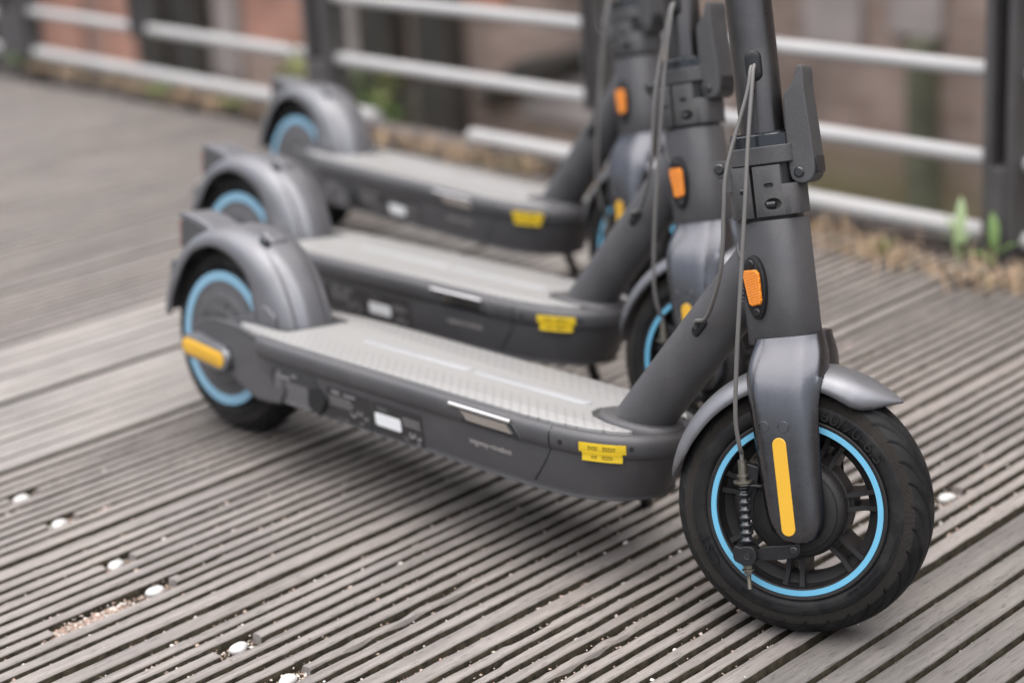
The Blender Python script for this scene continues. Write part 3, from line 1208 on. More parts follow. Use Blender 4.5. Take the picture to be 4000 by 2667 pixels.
PSI_R = PSI                                              # leaves face any way; a few broad ones stand up
weed((-0.555, 1.165, 0), 'tall weed with one broad pale upright leaf near the right railing post',
     [(0.030, 0.075, 0.017, 2.1, 1.35, 0.40), (0.02, 0.060, 0.013, 2.9, 1.15, 0.5), (0.0, 0.05, 0.012, 2.4, 0.8, 0.5), (0.02, 0.045, 0.010, 4.0, 0.9, 0.6), (0.01, 0.055, 0.011, 5.3, 0.9, 0.7), (0.0, 0.045, 0.010, 0.4, 0.6, 0.5), (0.015, 0.04, 0.009, 1.3, 1.1, 0.6)], 'leaf_pale', 0.04)
weed((-0.500, 1.175, 0), 'dark green weed at the foot of the right railing post',
     [(0.03, 0.055, 0.018, 2.3, 1.40, 0.4), (0.0, 0.05, 0.013, 3.5, 0.7, 0.6), (0.0, 0.04, 0.012, 5.2, 0.5, 0.6), (0.02, 0.04, 0.014, 2.0, 1.0, 0.4), (0.01, 0.05, 0.011, 0.6, 0.8, 0.6), (0.02, 0.035, 0.010, 4.4, 1.0, 0.6), (0.0, 0.045, 0.010, 2.7, 0.5, 0.6)], 'leaf', 0.03)
weed((-0.93, 1.19, 0), 'low bushy green weed under the rails just right of the nearest scooter stem',
     [(0.0, RNG.uniform(0.03, 0.06), 0.014, a, RNG.uniform(0.4, 1.3), 0.6) for a in np.linspace(0, 6, 12)], 'leaf', 0.03)
weed((-0.66, 1.11, 0), 'small yellowish weed between two tufts of dry grass',
     [(0.0, RNG.uniform(0.03, 0.05), 0.009, a, RNG.uniform(0.7, 1.3), 0.5) for a in np.linspace(0, 6, 7)], 'leaf_olive', 0.02)
weed((-3.05, 1.33, 0), 'small green weed at the far left under the bottom rail',
     [(0.0, RNG.uniform(0.03, 0.06), 0.014, a, RNG.uniform(0.4, 1.2), 0.6) for a in np.linspace(0, 6, 9)], 'leaf', 0.03)
weed((-2.70, 1.31, 0), 'leafy green weed left of the farthest scooter rear wheel',
     [(0.0, RNG.uniform(0.03, 0.06), 0.014, a, RNG.uniform(0.4, 1.2), 0.6) for a in np.linspace(0, 6, 11)], 'leaf', 0.03)
weed((-2.43, 1.325, 0), 'tall olive weed growing up the left railing post',
     [(0.03 * i, 0.06, 0.016, i * 2.2, 1.0, 0.6) for i in range(7)], 'leaf_olive', 0.20)
weed((-3.86, 1.40, 0), 'green weed at the foot of the broad far-left post',
     [(0.0, RNG.uniform(0.03, 0.07), 0.015, a, RNG.uniform(0.5, 1.3), 0.6) for a in np.linspace(0, 6, 9)], 'leaf', 0.03)


def bank_plant(X, z, depth, label, n, size, mat, spread):
    base = WALL @ Matrix.Translation((wall_x(X), depth, z))
    leaves = []
    for i in range(n):
        leaves.append((RNG.uniform(0, spread), RNG.uniform(0.6, 1.2) * size, RNG.uniform(0.3, 0.5) * size, RNG.uniform(0, 2 * PI), RNG.uniform(0.0, 1.3), 0.8))
    weed((0, 0, 0), label, leaves, mat, spread, 'plant', 'plants on the quay wall', base)


bank_plant(-6.50, -1.28, -0.50, 'pale green leafy plant at the foot of the timber piles', 46, 0.17, 'leaf_pale', 0.22)
bank_plant(-6.22, -1.30, -0.48, 'darker green plant climbing the pile on its right side', 40, 0.15, 'leaf', 0.35)
bank_plant(-6.14, -0.95, -0.46, 'small yellow green tuft high on the pile', 18, 0.11, 'leaf_olive', 0.16)
bank_plant(-6.92, -1.32, -0.45, 'dull olive plant left of the pale green one', 40, 0.16, 'leaf_olive', 0.30)

bank_plant(-7.25, -1.20, -0.30, 'broad olive green plant beside the left pile in the dark opening', 50, 0.15, 'leaf_olive', 0.30)
bank_plant(-6.75, -1.12, -0.30, 'mid green plant between the two dark piles', 36, 0.14, 'leaf', 0.25)

# ------------------------------------------------------------------ scooter
R0 = 0.125
LB = 0.8939
RAKE = 1.3493
F0 = Vector((0, 0, R0))
B0 = Vector((-LB, 0, R0))
AX = Vector((-math.cos(RAKE), 0, math.sin(RAKE)))
EX = Vector((math.sin(RAKE), 0, math.cos(RAKE)))


def ax(lx, ly, h):
    return F0 + EX * lx + Vector((0, ly, 0)) + AX * h


def axfn(x, y, z):
    return ax(x, y, z)


def steer_m(a):
    return Matrix.Translation(F0) @ Matrix.Rotation(a, 4, AX) @ Matrix.Translation(-F0)


def superell(a, b, n, k=48):
    out = []
    for i in range(k):
        t = 2 * PI * i / k
        c, s = math.cos(t), math.sin(t)
        out.append((a * math.copysign(abs(c) ** (2 / n), c), b * math.copysign(abs(s) ** (2 / n), s)))
    return out


DECK = [(-0.760, 0.088), (-0.745, 0.092), (-0.70, 0.095), (-0.40, 0.095), (-0.30, 0.0940), (-0.276, 0.0915), (-0.25, 0.0890), (-0.223, 0.0835), (-0.20, 0.0735), (-0.185, 0.064), (-0.168, 0.046),
        (-0.158, 0.024), (-0.1545, 0.010), (-0.154, 0.0)]


def deck_outline(d=0.0, nose=0.0):
    half = [(x, -w) for x, w in DECK]
    half = chaikin(half, 2)
    pts = half + [(x, -y) for x, y in reversed(half[:-1])]
    P = np.array(pts)
    n = len(P)
    out = []
    for i in range(n):
        t = P[min(i + 1, n - 1)] - P[max(i - 1, 0)]
        t = t / (np.linalg.norm(t) + 1e-9)
        nn = np.array([-t[1], t[0]])
        q = P[i] + nn * d
        if i in (0, n - 1):
            q = P[i] + np.array([d * 0.5, d if i == 0 else -d])
        w = float(np.clip((q[0] + 0.32) / 0.16, 0, 1))
        out.append((q[0] - nose * w, q[1]))
    return out


def deck_w(x):
    h = chaikin(DECK, 2)
    return float(np.interp(x, [p[0] for p in h], [p[1] for p in h]))


def side_y(x, z):
    """outer face of the battery case at height z"""
    return deck_w(x) - float(np.interp(z, [0.0835, 0.0862, 0.0885, 0.0935, 0.1100, 0.1300, 0.1356], [0.022, 0.0132, 0.0150, 0.0140, 0.0104, 0.0066, 0.0062]))


def skin(x, z, off):
    return (x, -(side_y(x, z) + off), z)


def patch(m, x0, x1, z0, z1, off, th=0.0, nx=4, rad=0.0, mi=0):
    """a thin plate lying on the battery case"""
    poly = [(x0, z0), (x1, z0), (x1, z1), (x0, z1)]
    if rad > 0:
        poly = []
        for cx, cz, a0 in ((x0 + rad, z0 + rad, PI), (x1 - rad, z0 + rad, 1.5 * PI), (x1 - rad, z1 - rad, 0), (x0 + rad, z1 - rad, 0.5 * PI)):
            for i in range(5):
                t = a0 + i * PI / 8
                poly.append((cx + rad * math.cos(t), cz + rad * math.sin(t)))
    a = [skin(x, z, off) for x, z in poly]
    b = [skin(x, z, off - 0.0015 - th) for x, z in poly]
    m.loft([b, a], mi=mi)


def screw(name, p, axis, r, parent, h=0.0018, mat='steel'):
    m = MB()
    p, axis = Vector(p), Vector(axis).normalized()
    m.tube([p - axis * 0.002, p + axis * h * 0.6, p + axis * h, p + axis * h], [r, r, r * 0.75, r * 0.42], 16, caps=False)
    m.tube([p + axis * h, p + axis * (h - 0.0014), p + axis * (h - 0.0014)], [r * 0.42, r * 0.40, 0.00001], 6, mi=1, caps=False)  # socket faces coloured black to stand in for shade in the recess
    return m.obj(name, [M[mat], M['ink_and_shade']], parent, ang=30)


def fork_sections():
    tab = [  # z, x_rear, x_front, half width, front chamfer
        (0.098, 0.0020, 0.0075, 0.0500, 0.001), (0.0988, -0.004, 0.0135, 0.0530, 0.003), (0.1010, -0.010, 0.0185, 0.0550, 0.004), (0.1060, -0.0165, 0.0225, 0.0562, 0.006),
        (0.1150, -0.0215, 0.0245, 0.0566, 0.008), (0.1300, -0.0260, 0.0220, 0.0568, 0.009), (0.1600, -0.0340, 0.0150, 0.0568, 0.010), (0.2000, -0.0450, 0.0068, 0.0566, 0.011),
        (0.2200, -0.0505, 0.0025, 0.0560, 0.012), (0.2360, -0.0550, -0.0010, 0.0545, 0.0135), (0.2500, -0.0580, -0.0025, 0.0515, 0.016), (0.2620, -0.0595, -0.0045, 0.0470, 0.0175),
        (0.2740, -0.0590, -0.0070, 0.0405, 0.0165), (0.2870, -0.0575, -0.0100, 0.0345, 0.013)]
    zs = np.array([t[0] for t in tab])
    out = []
    zz = list(zs[:4]) + list(np.linspace(0.115, 0.2529, 26)) + [0.2531] + list(np.linspace(0.2560, 0.2870, 9))
    for z in zz:
        av = np.mean([lerp_tab(tab, z + q) for q in (-0.008, -0.005, -0.0025, 0, 0.0025, 0.005, 0.008)], axis=0) if z > 0.112 else np.array(lerp_tab(tab, z))
        xl, xr, yo, fxx = [float(q) for q in av]
        yi = 0.0 if z > 0.253 else 0.0385
        tilt = float(np.clip((z - 0.235) / 0.05, 0, 1)) * 0.225
        op = min(1.0, (yo - 0.034) / 0.02) if z < 0.253 else 1.0
        poly = [(xl + 0.010, -yi), (xl, -min(yi + 0.008, yo - 0.012)), (xl - 0.001, -(yo - 0.009)), (xl + 0.006, -yo), ((xl + xr) / 2 - 0.006, -yo - 0.0004), ((xl + xr) / 2 + 0.006, -yo - 0.0004),
                (xr - 0.003, -yo), (xr + 0.004, -(yo - 0.004)), (xr + fxx, -(yo - 0.014)), (xr + fxx, -min(yi + 0.008, yo - 0.015)), (xr + fxx - 0.006, -yi)]
        poly = chaikin(poly, 3)
        xc = (xl + xr) / 2
        out.append([(x, y, z + tilt * (x - xc)) for x, y in poly])
    return out


def arc_fender(m, c, t0, t1, n, rc, hw, rin, pw=0.55, pr=0.5, k=18, groove=None):
    loops = []
    for i in range(n + 1):
        th = t0 + (t1 - t0) * i / n
        t = math.radians(th)
        a, w, b = lerp_tab(rc, th), lerp_tab(hw, th), lerp_tab(rin, th)
        row = []
        for j in range(k + 1):
            ph = -PI / 2 + PI * j / k
            s = math.sin(ph)
            y = w * math.copysign(abs(s) ** pw, s)
            r = b + (a - b) * abs(math.cos(ph)) ** pr
            if groove:
                r -= groove(th, abs(y) / max(w, 1e-4))
            row.append((c[0] + r * math.cos(t), y, c[2] + r * math.sin(t)))
        loops.append(row)
    m.loft(loops, closed=False, cap0=False, cap1=False)


def solidify(o, t):
    s = o.modifiers.new('thickness', 'SOLIDIFY')
    s.thickness = t
    s.offset = -1
    return o


def tyre_mesh():
    side = [(0.0855, -0.0255), (0.0885, -0.0282), (0.0900, -0.0292), (0.0905, -0.0298), (0.0940, -0.0305), (0.0980, -0.0307), (0.1010, -0.0304), (0.1022, -0.0300), (0.1026, -0.0293)]
    crown = []
    for i in range(97):
        ph = math.radians(76 - 152 * i / 96)
        crown.append((0.0965 + 0.0285 * math.cos(ph), -0.0300 * math.sin(ph)))
    prof = side + crown + [(r, -y) for r, y in reversed(side)]
    n, p = 720, len(prof)
    r0 = np.array([q[0] for q in prof])
    y0 = np.array([q[1] for q in prof])
    T = np.arange(n) * 2 * PI / n
    Rr = np.tile(r0, (n, 1))
    Y = np.tile(y0, (n, 1))
    N = 16
    ay = np.abs(y0)
    for lens, ph0, ya, yb, sw in ((1.0, 0.0, 0.0015, 0.0262, 0.60), (0.5, 0.5, 0.0140, 0.0268, 0.26)):
        for sgn in (-1, 1):
            inb = (ay >= ya) & (ay <= yb) & (np.sign(y0) == sgn)
            u = np.clip((ay - ya) / (yb - ya), 0, 1)
            centre = -sw * (1 - u) ** 1.4 + (0.0 if sgn < 0 else PI / N)
            for q in np.where(inb)[0]:
                d = ((T - centre[q] - ph0 * 2 * PI / N) * N / (2 * PI) + 0.5) % 1 - 0.5
                slope = sw * 1.4 * max(0.02, 1 - u[q]) ** 0.4 * 0.12 / ((yb - ya) * 1.25)
                dist = np.abs(d) * 2 * PI / N * 0.12 / math.sqrt(1 + slope * slope)
                wdt = 0.0019 * (0.45 + 0.55 * math.sin(PI * min(1, 0.1 + u[q])))
                Rr[:, q] -= 0.0028 * np.clip(1 - (dist / wdt) ** 2, 0, 1)
    V = np.stack([Rr * np.cos(T)[:, None], Y, Rr * np.sin(T)[:, None]], 2).reshape(-1, 3)
    m = MB()
    m.v = [tuple(v) for v in V]
    for i in range(n):
        j = (i + 1) % n
        for q in range(p - 1):
            m.f.append((i * p + q, i * p + q + 1, j * p + q + 1, j * p + q))
            m.mi.append(0)

    def emboss(body, ang, rad, size, ex, y=-0.0308, squash=1.0):
        vs, fs = text_mesh(body, size, ex)
        out = []
        for (a, b, c) in vs:
            t = math.radians(ang) - a * squash / rad
            out.append(((rad + b) * math.cos(t), y - c, (rad + b) * math.sin(t)))
        m.add(out, fs)
    emboss('60/70-6.5', 82, 0.0905, 0.0150, 0.0013, squash=1.22)
    emboss('<MAX.LOAD 100kg(220Lbs)AT350kPa(50psi)COLD', -4, 0.0975, 0.0055, 0.0007, squash=1.08)
    emboss('4 PLY RATING  SSE ESS', -25, 0.0915, 0.0042, 0.0003)
    emboss('ROTATION', -97, 0.0945, 0.0066, 0.0008)
    emboss('CST', -136, 0.0920, 0.0125, 0.0013, squash=1.5)
    # rotation arrow
    for (a0, a1, ra, rb) in ((-84, -95, 0.1000, 0.1006), (-84, -95, 0.0940, 0.0946)):
        pts = []
        for i in range(8):
            t = math.radians(a0 + (a1 - a0) * i / 7)
            pts.append((ra * math.cos(t), -0.0308, ra * math.sin(t)))
        m.tube(pts, 0.0004, 5)
    # moulding hairs
    for i in range(34):
        t = RNG.uniform(0, 2 * PI)
        y = RNG.choice([-0.012, -0.005, 0.004, 0.011, -0.02])
        r = 0.0965 + 0.0285 * math.cos(math.asin(y / 0.03))
        d = Vector((math.cos(t), RNG.uniform(-0.2, 0.2), math.sin(t)))
        p = Vector((r * math.cos(t), y, r * math.sin(t)))
        m.tube([p - d * 0.001, p + d * 0.003], [0.00035, 0.00012], 4)
    return m.mesh('tyre', M['tyre'], ang=40, fixn=False)


def capsule(w, L, k=10):
    pts = []
    for i in range(k + 1):
        t = PI * i / k
        pts.append((w / 2 * math.cos(t), (L - w) / 2 + w / 2 * math.sin(t)))
    for i in range(k + 1):
        t = PI + PI * i / k
        pts.append((w / 2 * math.cos(t), -(L - w) / 2 + w / 2 * math.sin(t)))
    return pts


STEERED = []


def make_scooter(steer):
    root = empty('electric_scooter')

    # ---------------- deck
    m = MB()
    lv = [(0.1585, 0.0115), (0.1600, 0.0105), (0.1600, 0.0075), (0.1592, 0.0045), (0.1570, 0.0018), (0.1540, 0.0004), (0.1500, 0.0), (0.1440, 0.0005), (0.1372, 0.0025), (0.1362, 0.0040), (0.1362, 0.012)]
    m.loft([[(x, y, z) for x, y in deck_outline(d)] for z, d in lv])
    deck_p = m.obj('deck_frame', M['frame'], root, ang=60)
    m = MB()
    lv = [(0.1358, 0.010), (0.1356, 0.0062), (0.1300, 0.0066), (0.1100, 0.0104), (0.0935, 0.0140), (0.0900, 0.0152), (0.0885, 0.0150), (0.0880, 0.0135), (0.0862, 0.0132), (0.0855, 0.0145), (0.0835, 0.022)]
    m.loft([[(x, y, z) for x, y in deck_outline(d, 0.30 * (0.1358 - z))] for z, d in lv])
    bat = m.obj('battery_case', M['frame'], root, ang=50)
    # joint lines between the nose casting and the deck extrusion
    m = MB()
    for sg in (-1,):
        path = [(-0.2585, sg * (deck_w(-0.2585) + 0.0002) + 0.0045, 0.1592), (-0.2585, sg * (deck_w(-0.2585) + 0.00005), 0.1530), (-0.2585, sg * deck_w(-0.2585), 0.146), (-0.2590, sg * (deck_w(-0.259) - 0.0028), 0.1366)]
        m.tube(path, 0.00075, 6)
        m.tube([skin(-0.2600, 0.1345, -0.0002), skin(-0.2680, 0.120, -0.0002), skin(-0.2860, 0.094, -0.0002)], 0.0008, 6)
    m.obj('joint_line', M['black'], deck_p)
    for (x, z) in ((-0.2445, 0.1462), (-0.176, 0.148)):
        m = MB()
        w = deck_w(x)
        nrm = Vector((0.25 if x < -0.2 else 0.75, -1, 0)).normalized()
        p = Vector((x, -w, z))
        m.tube([p - nrm * 0.002, p + nrm * 0.0004], [0.0026, 0.0026], 14)
        m.obj('screw', M['gloss'], deck_p)

    # mat with a notch for the down tube and one for the fender
    half = [(-0.745, -0.050), (-0.760, -0.0545), (-0.800, -0.0560), (-0.822, -0.0600), (-0.815, -0.0670), (-0.790, -0.0745), (-0.755, -0.0805), (-0.70, -0.0835), (-0.30, -0.0825), (-0.262, -0.0785), (-0.225, -0.0700), (-0.200, -0.0575),
            (-0.1880, -0.0460), (-0.1870, -0.0420), (-0.1960, -0.0425), (-0.222, -0.0410), (-0.250, -0.0330), (-0.266, -0.0180), (-0.271, 0.0)]
    poly = half + [(x, -y) for x, y in reversed(half[:-1])]
    m = MB()
    cx = -0.5
    lo, mid_, hi = [], [], []
    for (x, y) in poly:
        lo.append((x, y, 0.1580))
        mid_.append((x, y, 0.1622))
        hi.append((x + (0.0008 if x < cx else -0.0008), y * 0.988, 0.1628))
    m.loft([lo, mid_, hi])
    mat_p = m.obj('foot_mat', M['mat'], root, ang=30)
    m = MB()
    for (a, b) in ((-0.655, -0.470), (-0.462, -0.285)):
        pl = capsule(0.0165, b - a, 8)
        c = (a + b) / 2
        m.loft([[(c + q, p, 0.1624) for p, q in pl], [(c + q, p, 0.1636) for p, q in pl], [(c + q * 0.996, p * 0.86, 0.1640) for p, q in pl]])
    m.obj('centre_strip', simple('mat_strip', (0.33, 0.33, 0.335), 0.3), mat_p, ang=30)

    # rear arms
    for sg in (-1, 1):
        m = MB()
        poly = [(-0.700, 0.1570), (-0.760, 0.1584), (-0.845, 0.1588), (-0.895, 0.1545), (-0.925, 0.1440), (-0.935, 0.1260), (-0.925, 0.1080), (-0.900, 0.0985), (-0.860, 0.0930), (-0.790, 0.0810), (-0.750, 0.0790), (-0.700, 0.0850)]
        poly = chaikin(poly, 1, True)

        def yo(x):
            return lerp_tab([(-0.95, 0.058), (-0.88, 0.0605), (-0.84, 0.064), (-0.80, 0.077), (-0.76, 0.0865), (-0.70, 0.0885)], x)
        outer = [(x, sg * (yo(x) - (0.004 if (z > 0.154 or z < 0.09) else 0)), z) for x, z in poly]
        inner = [(x, sg * 0.0485, z) for x, z in poly]
        m.loft([outer, inner])
        m.obj('rear_arm', M['frame'], root, bevel=0.003, ang=40)

    # ---------------- information plates and prints on the near side
    pl = MB()
    patch(pl, -0.728, -0.640, 0.0835, 0.1300, 0.0022, 0.004, rad=0.006)
    cover = pl.obj('cover_plate', M['cast'], bat, ang=30)
    m = MB()
    c = Vector(skin(-0.640, 0.106, 0.0))
    m.tube([c, c + Vector((0, -0.0045, 0))], [0.0165, 0.0150], 24)
    m.obj('port_plug', M['black'], bat, ang=40)
    pr = MB()
    for i in range(13):
        z = 0.1145 - i * 0.0022
        patch(pr, -0.722, -0.655 - 0.006 * RNG.random(), z, z + 0.0009, 0.0026)
    patch(pr, -0.717, -0.690, 0.1185, 0.1225, 0.0026)
    patch(pr, -0.712, -0.706, 0.1250, 0.1280, 0.0026)
    patch(pr, -0.685, -0.676, 0.1240, 0.1275, 0.0026)
    tag(pr.obj('label_print', M['grey_print'], cover, ang=30), kind='stuff')
    pl = MB()
    patch(pl, -0.622, -0.544, 0.0875, 0.1270, 0.0006)
    lab = pl.obj('label_plate', M['plate'], bat, ang=30)
    pr = MB()
    for i in range(9):
        z = 0.1160 - i * 0.0026
        patch(pr, -0.618, -0.580 + 0.012 * RNG.random() - (0.018 if i > 5 else 0), z, z + 0.0010, 0.0010)
    for (x, z, r) in ((-0.575, 0.1035, 0.0055), (-0.563, 0.1075, 0.0048), (-0.553, 0.103, 0.0042), (-0.562, 0.0955, 0.0038), (-0.590, 0.0935, 0.0034), (-0.601, 0.0935, 0.0032)):
        a = Vector(skin(x, z, 0.0008))
        pr.lathe([(r, -0.0003), (r * 0.66, -0.0003)], 18, a)
    patch(pr, -0.612, -0.598, 0.1205, 0.1245, 0.0010)
    patch(pr, -0.590, -0.570, 0.1205, 0.1235, 0.0010)
    tag(pr.obj('label_print', M['grey_print'], lab, ang=30), kind='stuff')
    pl = MB()
    patch(pl, -0.540, -0.456, 0.0880, 0.1270, 0.0006)
    lab = pl.obj('label_plate', M['plate'], bat, ang=30)
    pr = MB()
    patch(pr, -0.5365, -0.4925, 0.0985, 0.1140, 0.0010, rad=0.003)
    pr.obj('white_field', M['white'], lab, ang=30)
    pr = MB()
    for i in range(4):
        z = 0.1170 - i * 0.0027
        patch(pr, -0.488, -0.462 + 0.004 * RNG.random(), z, z + 0.0011, 0.0010)
    for i in range(2):
        patch(pr, -0.534, -0.505, 0.0935 - i * 0.0026, 0.0946 - i * 0.0026, 0.0010)
    vs, fs = text_mesh('MAX', 0.0078)
    pr.add([skin(-0.530 + a, 0.1175 + b, 0.0011) for a, b, c_ in vs], fs)
    vs, fs = text_mesh('CE', 0.0075)
    pr.add([skin(-0.490 + a, 0.0905 + b, 0.0011) for a, b, c_ in vs], fs)
    for (x, z, r) in ((-0.474, 0.1010, 0.0052), (-0.463, 0.0985, 0.0036), (-0.465, 0.0920, 0.0030)):
        a = Vector(skin(x, z, 0.0008))
        pr.lathe([(r, -0.0003), (r * 0.5, -0.0003)], 18, a)
    tag(pr.obj('label_print', M['grey_print'], lab, ang=30), kind='stuff')
    # maker's wordmark
    vs, fs = text_mesh('segway-ninebot', 0.0092)
    L = max(v[0] for v in vs)
    m = MB()
    m.add([skin(-0.3795 + a * 0.064 / L, 0.1155 + b - 0.001, 0.0005) for a, b, c_ in vs], fs)
    m.obj('wordmark', simple('wordmark_print', (0.42, 0.38, 0.36), 0.5), bat, ang=30)
    # charging flap let into the rim
    m = MB()
    w = deck_w(-0.35)
    m.loft([[(-0.402, -w - 0.0006, 0.1545), (-0.310, -w - 0.0006, 0.1545), (-0.294, -w + 0.0016, 0.1368), (-0.384, -w + 0.0016, 0.1368)], [(-0.402, -w + 0.006, 0.1545), (-0.310, -w + 0.006, 0.1545), (-0.294, -w + 0.006, 0.1368), (-0.384, -w + 0.006, 0.1368)]])
    flap = m.obj('charging_flap', M['gloss'], root, bevel=0.001)
    m = MB()
    m.tube([(-0.403, -w - 0.0008, 0.1540), (-0.309, -w - 0.0008, 0.1540)], 0.0026, 12)
    m.obj('trim_bar', M['chrome'], flap)
    m = MB()
    m.loft([[(-0.386, -w - 0.0012, 0.1500), (-0.316, -w - 0.0012, 0.1500), (-0.307, -w - 0.0002, 0.1410), (-0.376, -w - 0.0002, 0.1410)], [(-0.386, -w + 0.003, 0.1500), (-0.316, -w + 0.003, 0.1500), (-0.307, -w + 0.003, 0.1410), (-0.376, -w + 0.003, 0.1410)]])
    m.obj('flap_window', M['chrome'], flap)

    # two strips of yellow tape with typed letters
    def tape(x0, x1, z0, z1, off, rows, name='yellow_tape', slope=0.0):
        xs = np.linspace(x0, x1, 18)

        def pt(x, z, o):
            w0 = deck_w(x)
            d = deck_w(x + 0.002) - deck_w(x - 0.002)
            nn = Vector((-d / 0.004, -1, 0)).normalized()
            nn = Vector((d / -0.004, -1, 0)).normalized()
            inset = float(np.interp(z, [0.1372, 0.1440, 0.1500, 0.1540], [0.0025, 0.0005, 0.0, 0.0004]))
            return Vector((x, -w0 + inset, z + slope * (x - x0))) + nn * o
        m = MB()
        zs = np.linspace(z0, z1, 6)
        m.loft([[pt(x, z, off - 0.003) for z in (z0,)] + [pt(x, z, off) for z in zs] + [pt(x, z1, off - 0.003)] for x in xs])
        t = m.obj(name, M['sticker'], root, ang=50)
        pm = MB()
        for (a, b, n) in rows:
            ws = np.linspace(a, b, n + 1)
            for i in range(n):
                xa = x0 + (x1 - x0) * ws[i]
                xb = x0 + (x1 - x0) * (ws[i] + (b - a) / n * 0.72)
                zc = (z0 + z1) / 2
                h = (z1 - z0) * RNG.uniform(0.13, 0.2)
                q = [pt(xa, zc - h, off + 0.0003), pt(xb, zc - h, off + 0.0003), pt(xb, zc - h * 0.45, off + 0.0003), pt(xa, zc - h * 0.45, off + 0.0003)]
                pm.add(q, [(0, 1, 2, 3)])
                q = [pt(xa, zc + h * 0.3, off + 0.0003), pt(xb, zc + h * 0.3, off + 0.0003), pt(xb, zc + h, off + 0.0003), pt(xa, zc + h, off + 0.0003)]
                pm.add(q, [(0, 1, 2, 3)])
        tag(pm.obj('typed_letters', M['ink_and_shade'], t), kind='stuff')
    tape(-0.2225, -0.1800, 0.1410, 0.1508, 0.0010, ((0.22, 0.45, 4), (0.55, 0.82, 5)), slope=0.02)
    tape(-0.2195, -0.1830, 0.1320, 0.1412, 0.0016, ((0.25, 0.42, 2), (0.52, 0.80, 6)), slope=0.02)

    # ---------------- down tube and head tube
    base = Vector((-0.2135, 0, 0.1575))
    top = Vector((-0.0690, 0, 0.3500))
    d = (top - base).normalized()
    m = MB()
    e1 = Vector((d.z, 0, -d.x))
    loops = []
    for t, rr in ((-0.02, 1.0), (0.0, 1.0), (0.5, 1.0), (1.0, 0.98)):
        p = base + d * ((top - base).length * t)
        loops.append([p + e1 * 0.0295 * rr * math.cos(a) + Vector((0, 0.0268 * rr * math.sin(a), 0)) for a in np.linspace(0, 2 * PI, 49)[:-1]])
    m.loft(loops)
    dt = m.obj('down_tube', M['frame'], root, ang=60)
    m = MB()                                              # foot collar on the deck
    loops = []
    for z, k in ((0.1585, 1.36), (0.1630, 1.33), (0.1650, 1.24), (0.1662, 1.06)):
        loops.append([(-0.2125 + 0.0375 * k * math.cos(a), 0.0272 * k * math.sin(a), z) for a in np.linspace(0, 2 * PI, 49)[:-1]])
    m.loft(loops)
    m.obj('tube_collar', M['frame'], root, ang=60)
    m = MB()
    sec = superell(0.0335, 0.0292, 2.9)
    loops = [[ax(x * k, y * k, h) for x, y in sec] for h, k in ((0.1590, 0.985), (0.1596, 1.0), (0.20, 1.0), (0.2750, 0.985), (0.2757, 0.975))]
    m.loft(loops)
    ht = m.obj('head_tube', M['frame'], root, ang=50)
    # weld bead round the joint
    m = MB()
    e2 = Vector((0, 1, 0))
    prev = []
    for a in np.linspace(0, 2 * PI, 73)[:-1]:
        o_ = base + e1 * 0.0295 * math.cos(a) + e2 * 0.0268 * math.sin(a)
        best = None
        for s in np.linspace(0.10, 0.26, 320):
            p = o_ + d * s
            q = p - F0
            lx, ly = q.dot(EX), q.y
            if (abs(lx) / 0.0333) ** 2.9 + (abs(ly) / 0.0290) ** 2.9 <= 1:
                best = p
                break
        if best is not None:
            prev.append(best)
    for p in prev:
        m.sphere(p, 0.0029, 8, 6)
    m.obj('weld_bead', M['frame'], ht, ang=180)
    # cable grommet on the tube
    gp = base + d * 0.155 + Vector((0, -0.0255, 0))
    m = MB()
    cp = capsule(0.0105, 0.024)
    for (k, off) in ((1.0, -0.002), (1.0, 0.0022), (0.85, 0.0034)):
        pass
    m.loft([[gp + d * (b * k) + e1 * (a * k) + Vector((0, -off, 0)) for a, b in cp] for k, off in ((1.0, -0.004), (1.0, 0.0018), (0.82, 0.0034))])
    m.obj('tube_grommet', M['black'], dt, ang=40)

    # side reflector on the head tube
    def hplace(lx, h, off):
        return ax(lx, -0.0292 - off, h)
    for sg in (-1,):
        m = MB()
        ov = []
        for i in range(36):
            t = 2 * PI * i / 36
            w_, h_ = 0.0128 * math.cos(t), 0.0305 * math.sin(t)
            ov.append((w_ * (1.0 + 0.12 * math.sin(t)), h_))
        cc = (-0.0045, 0.2140)
        m.loft([[hplace(cc[0] + a * k, cc[1] + b * k, off) for a, b in ov] for k, off in ((1.02, -0.006), (1.0, 0.0040), (0.93, 0.0050))])
        rf = m.obj('side_reflector', M['black'], root, ang=40)
        m = MB()
        lens = [(-0.0102, 0.0135), (-0.0080, 0.0170), (0.0055, 0.0172), (0.0090, 0.0132), (0.0088, -0.0125), (0.0070, -0.0160), (-0.0025, -0.0172), (-0.0058, -0.0155)]
        m.loft([[hplace(cc[0] + a * k, cc[1] + b * k, off) for a, b in lens] for k, off in ((1.0, 0.003), (1.0, 0.0068), (0.93, 0.0076))])
        m.obj('amber_lens', M['amber'], rf, ang=20)
        screw('screw', hplace(cc[0] - 0.0005, cc[1] + 0.0228, 0.0047), (0, -1, 0), 0.0038, rf)
        screw('screw', hplace(cc[0] + 0.001, cc[1] - 0.0232, 0.0047), (0, -1, 0), 0.0038, rf)

    # ---------------- steered front end
    def st(o):
        STEERED.append(o.name)
        o.matrix_basis = steer_m(steer)
        return o
    # fork
    m = MB()
    secs = fork_sections()
    m.loft(secs)
    m.loft([[(x, -y, z) for x, y, z in s] for s in secs])
    fork = st(m.obj('fork', M['fork'], root, ang=38))
    m = MB()
    m.cyl(ax(0, 0, 0.150), ax(0, 0, 0.162), 0.025, 32)
    st(m.obj('headset_ring', M['black'], root))
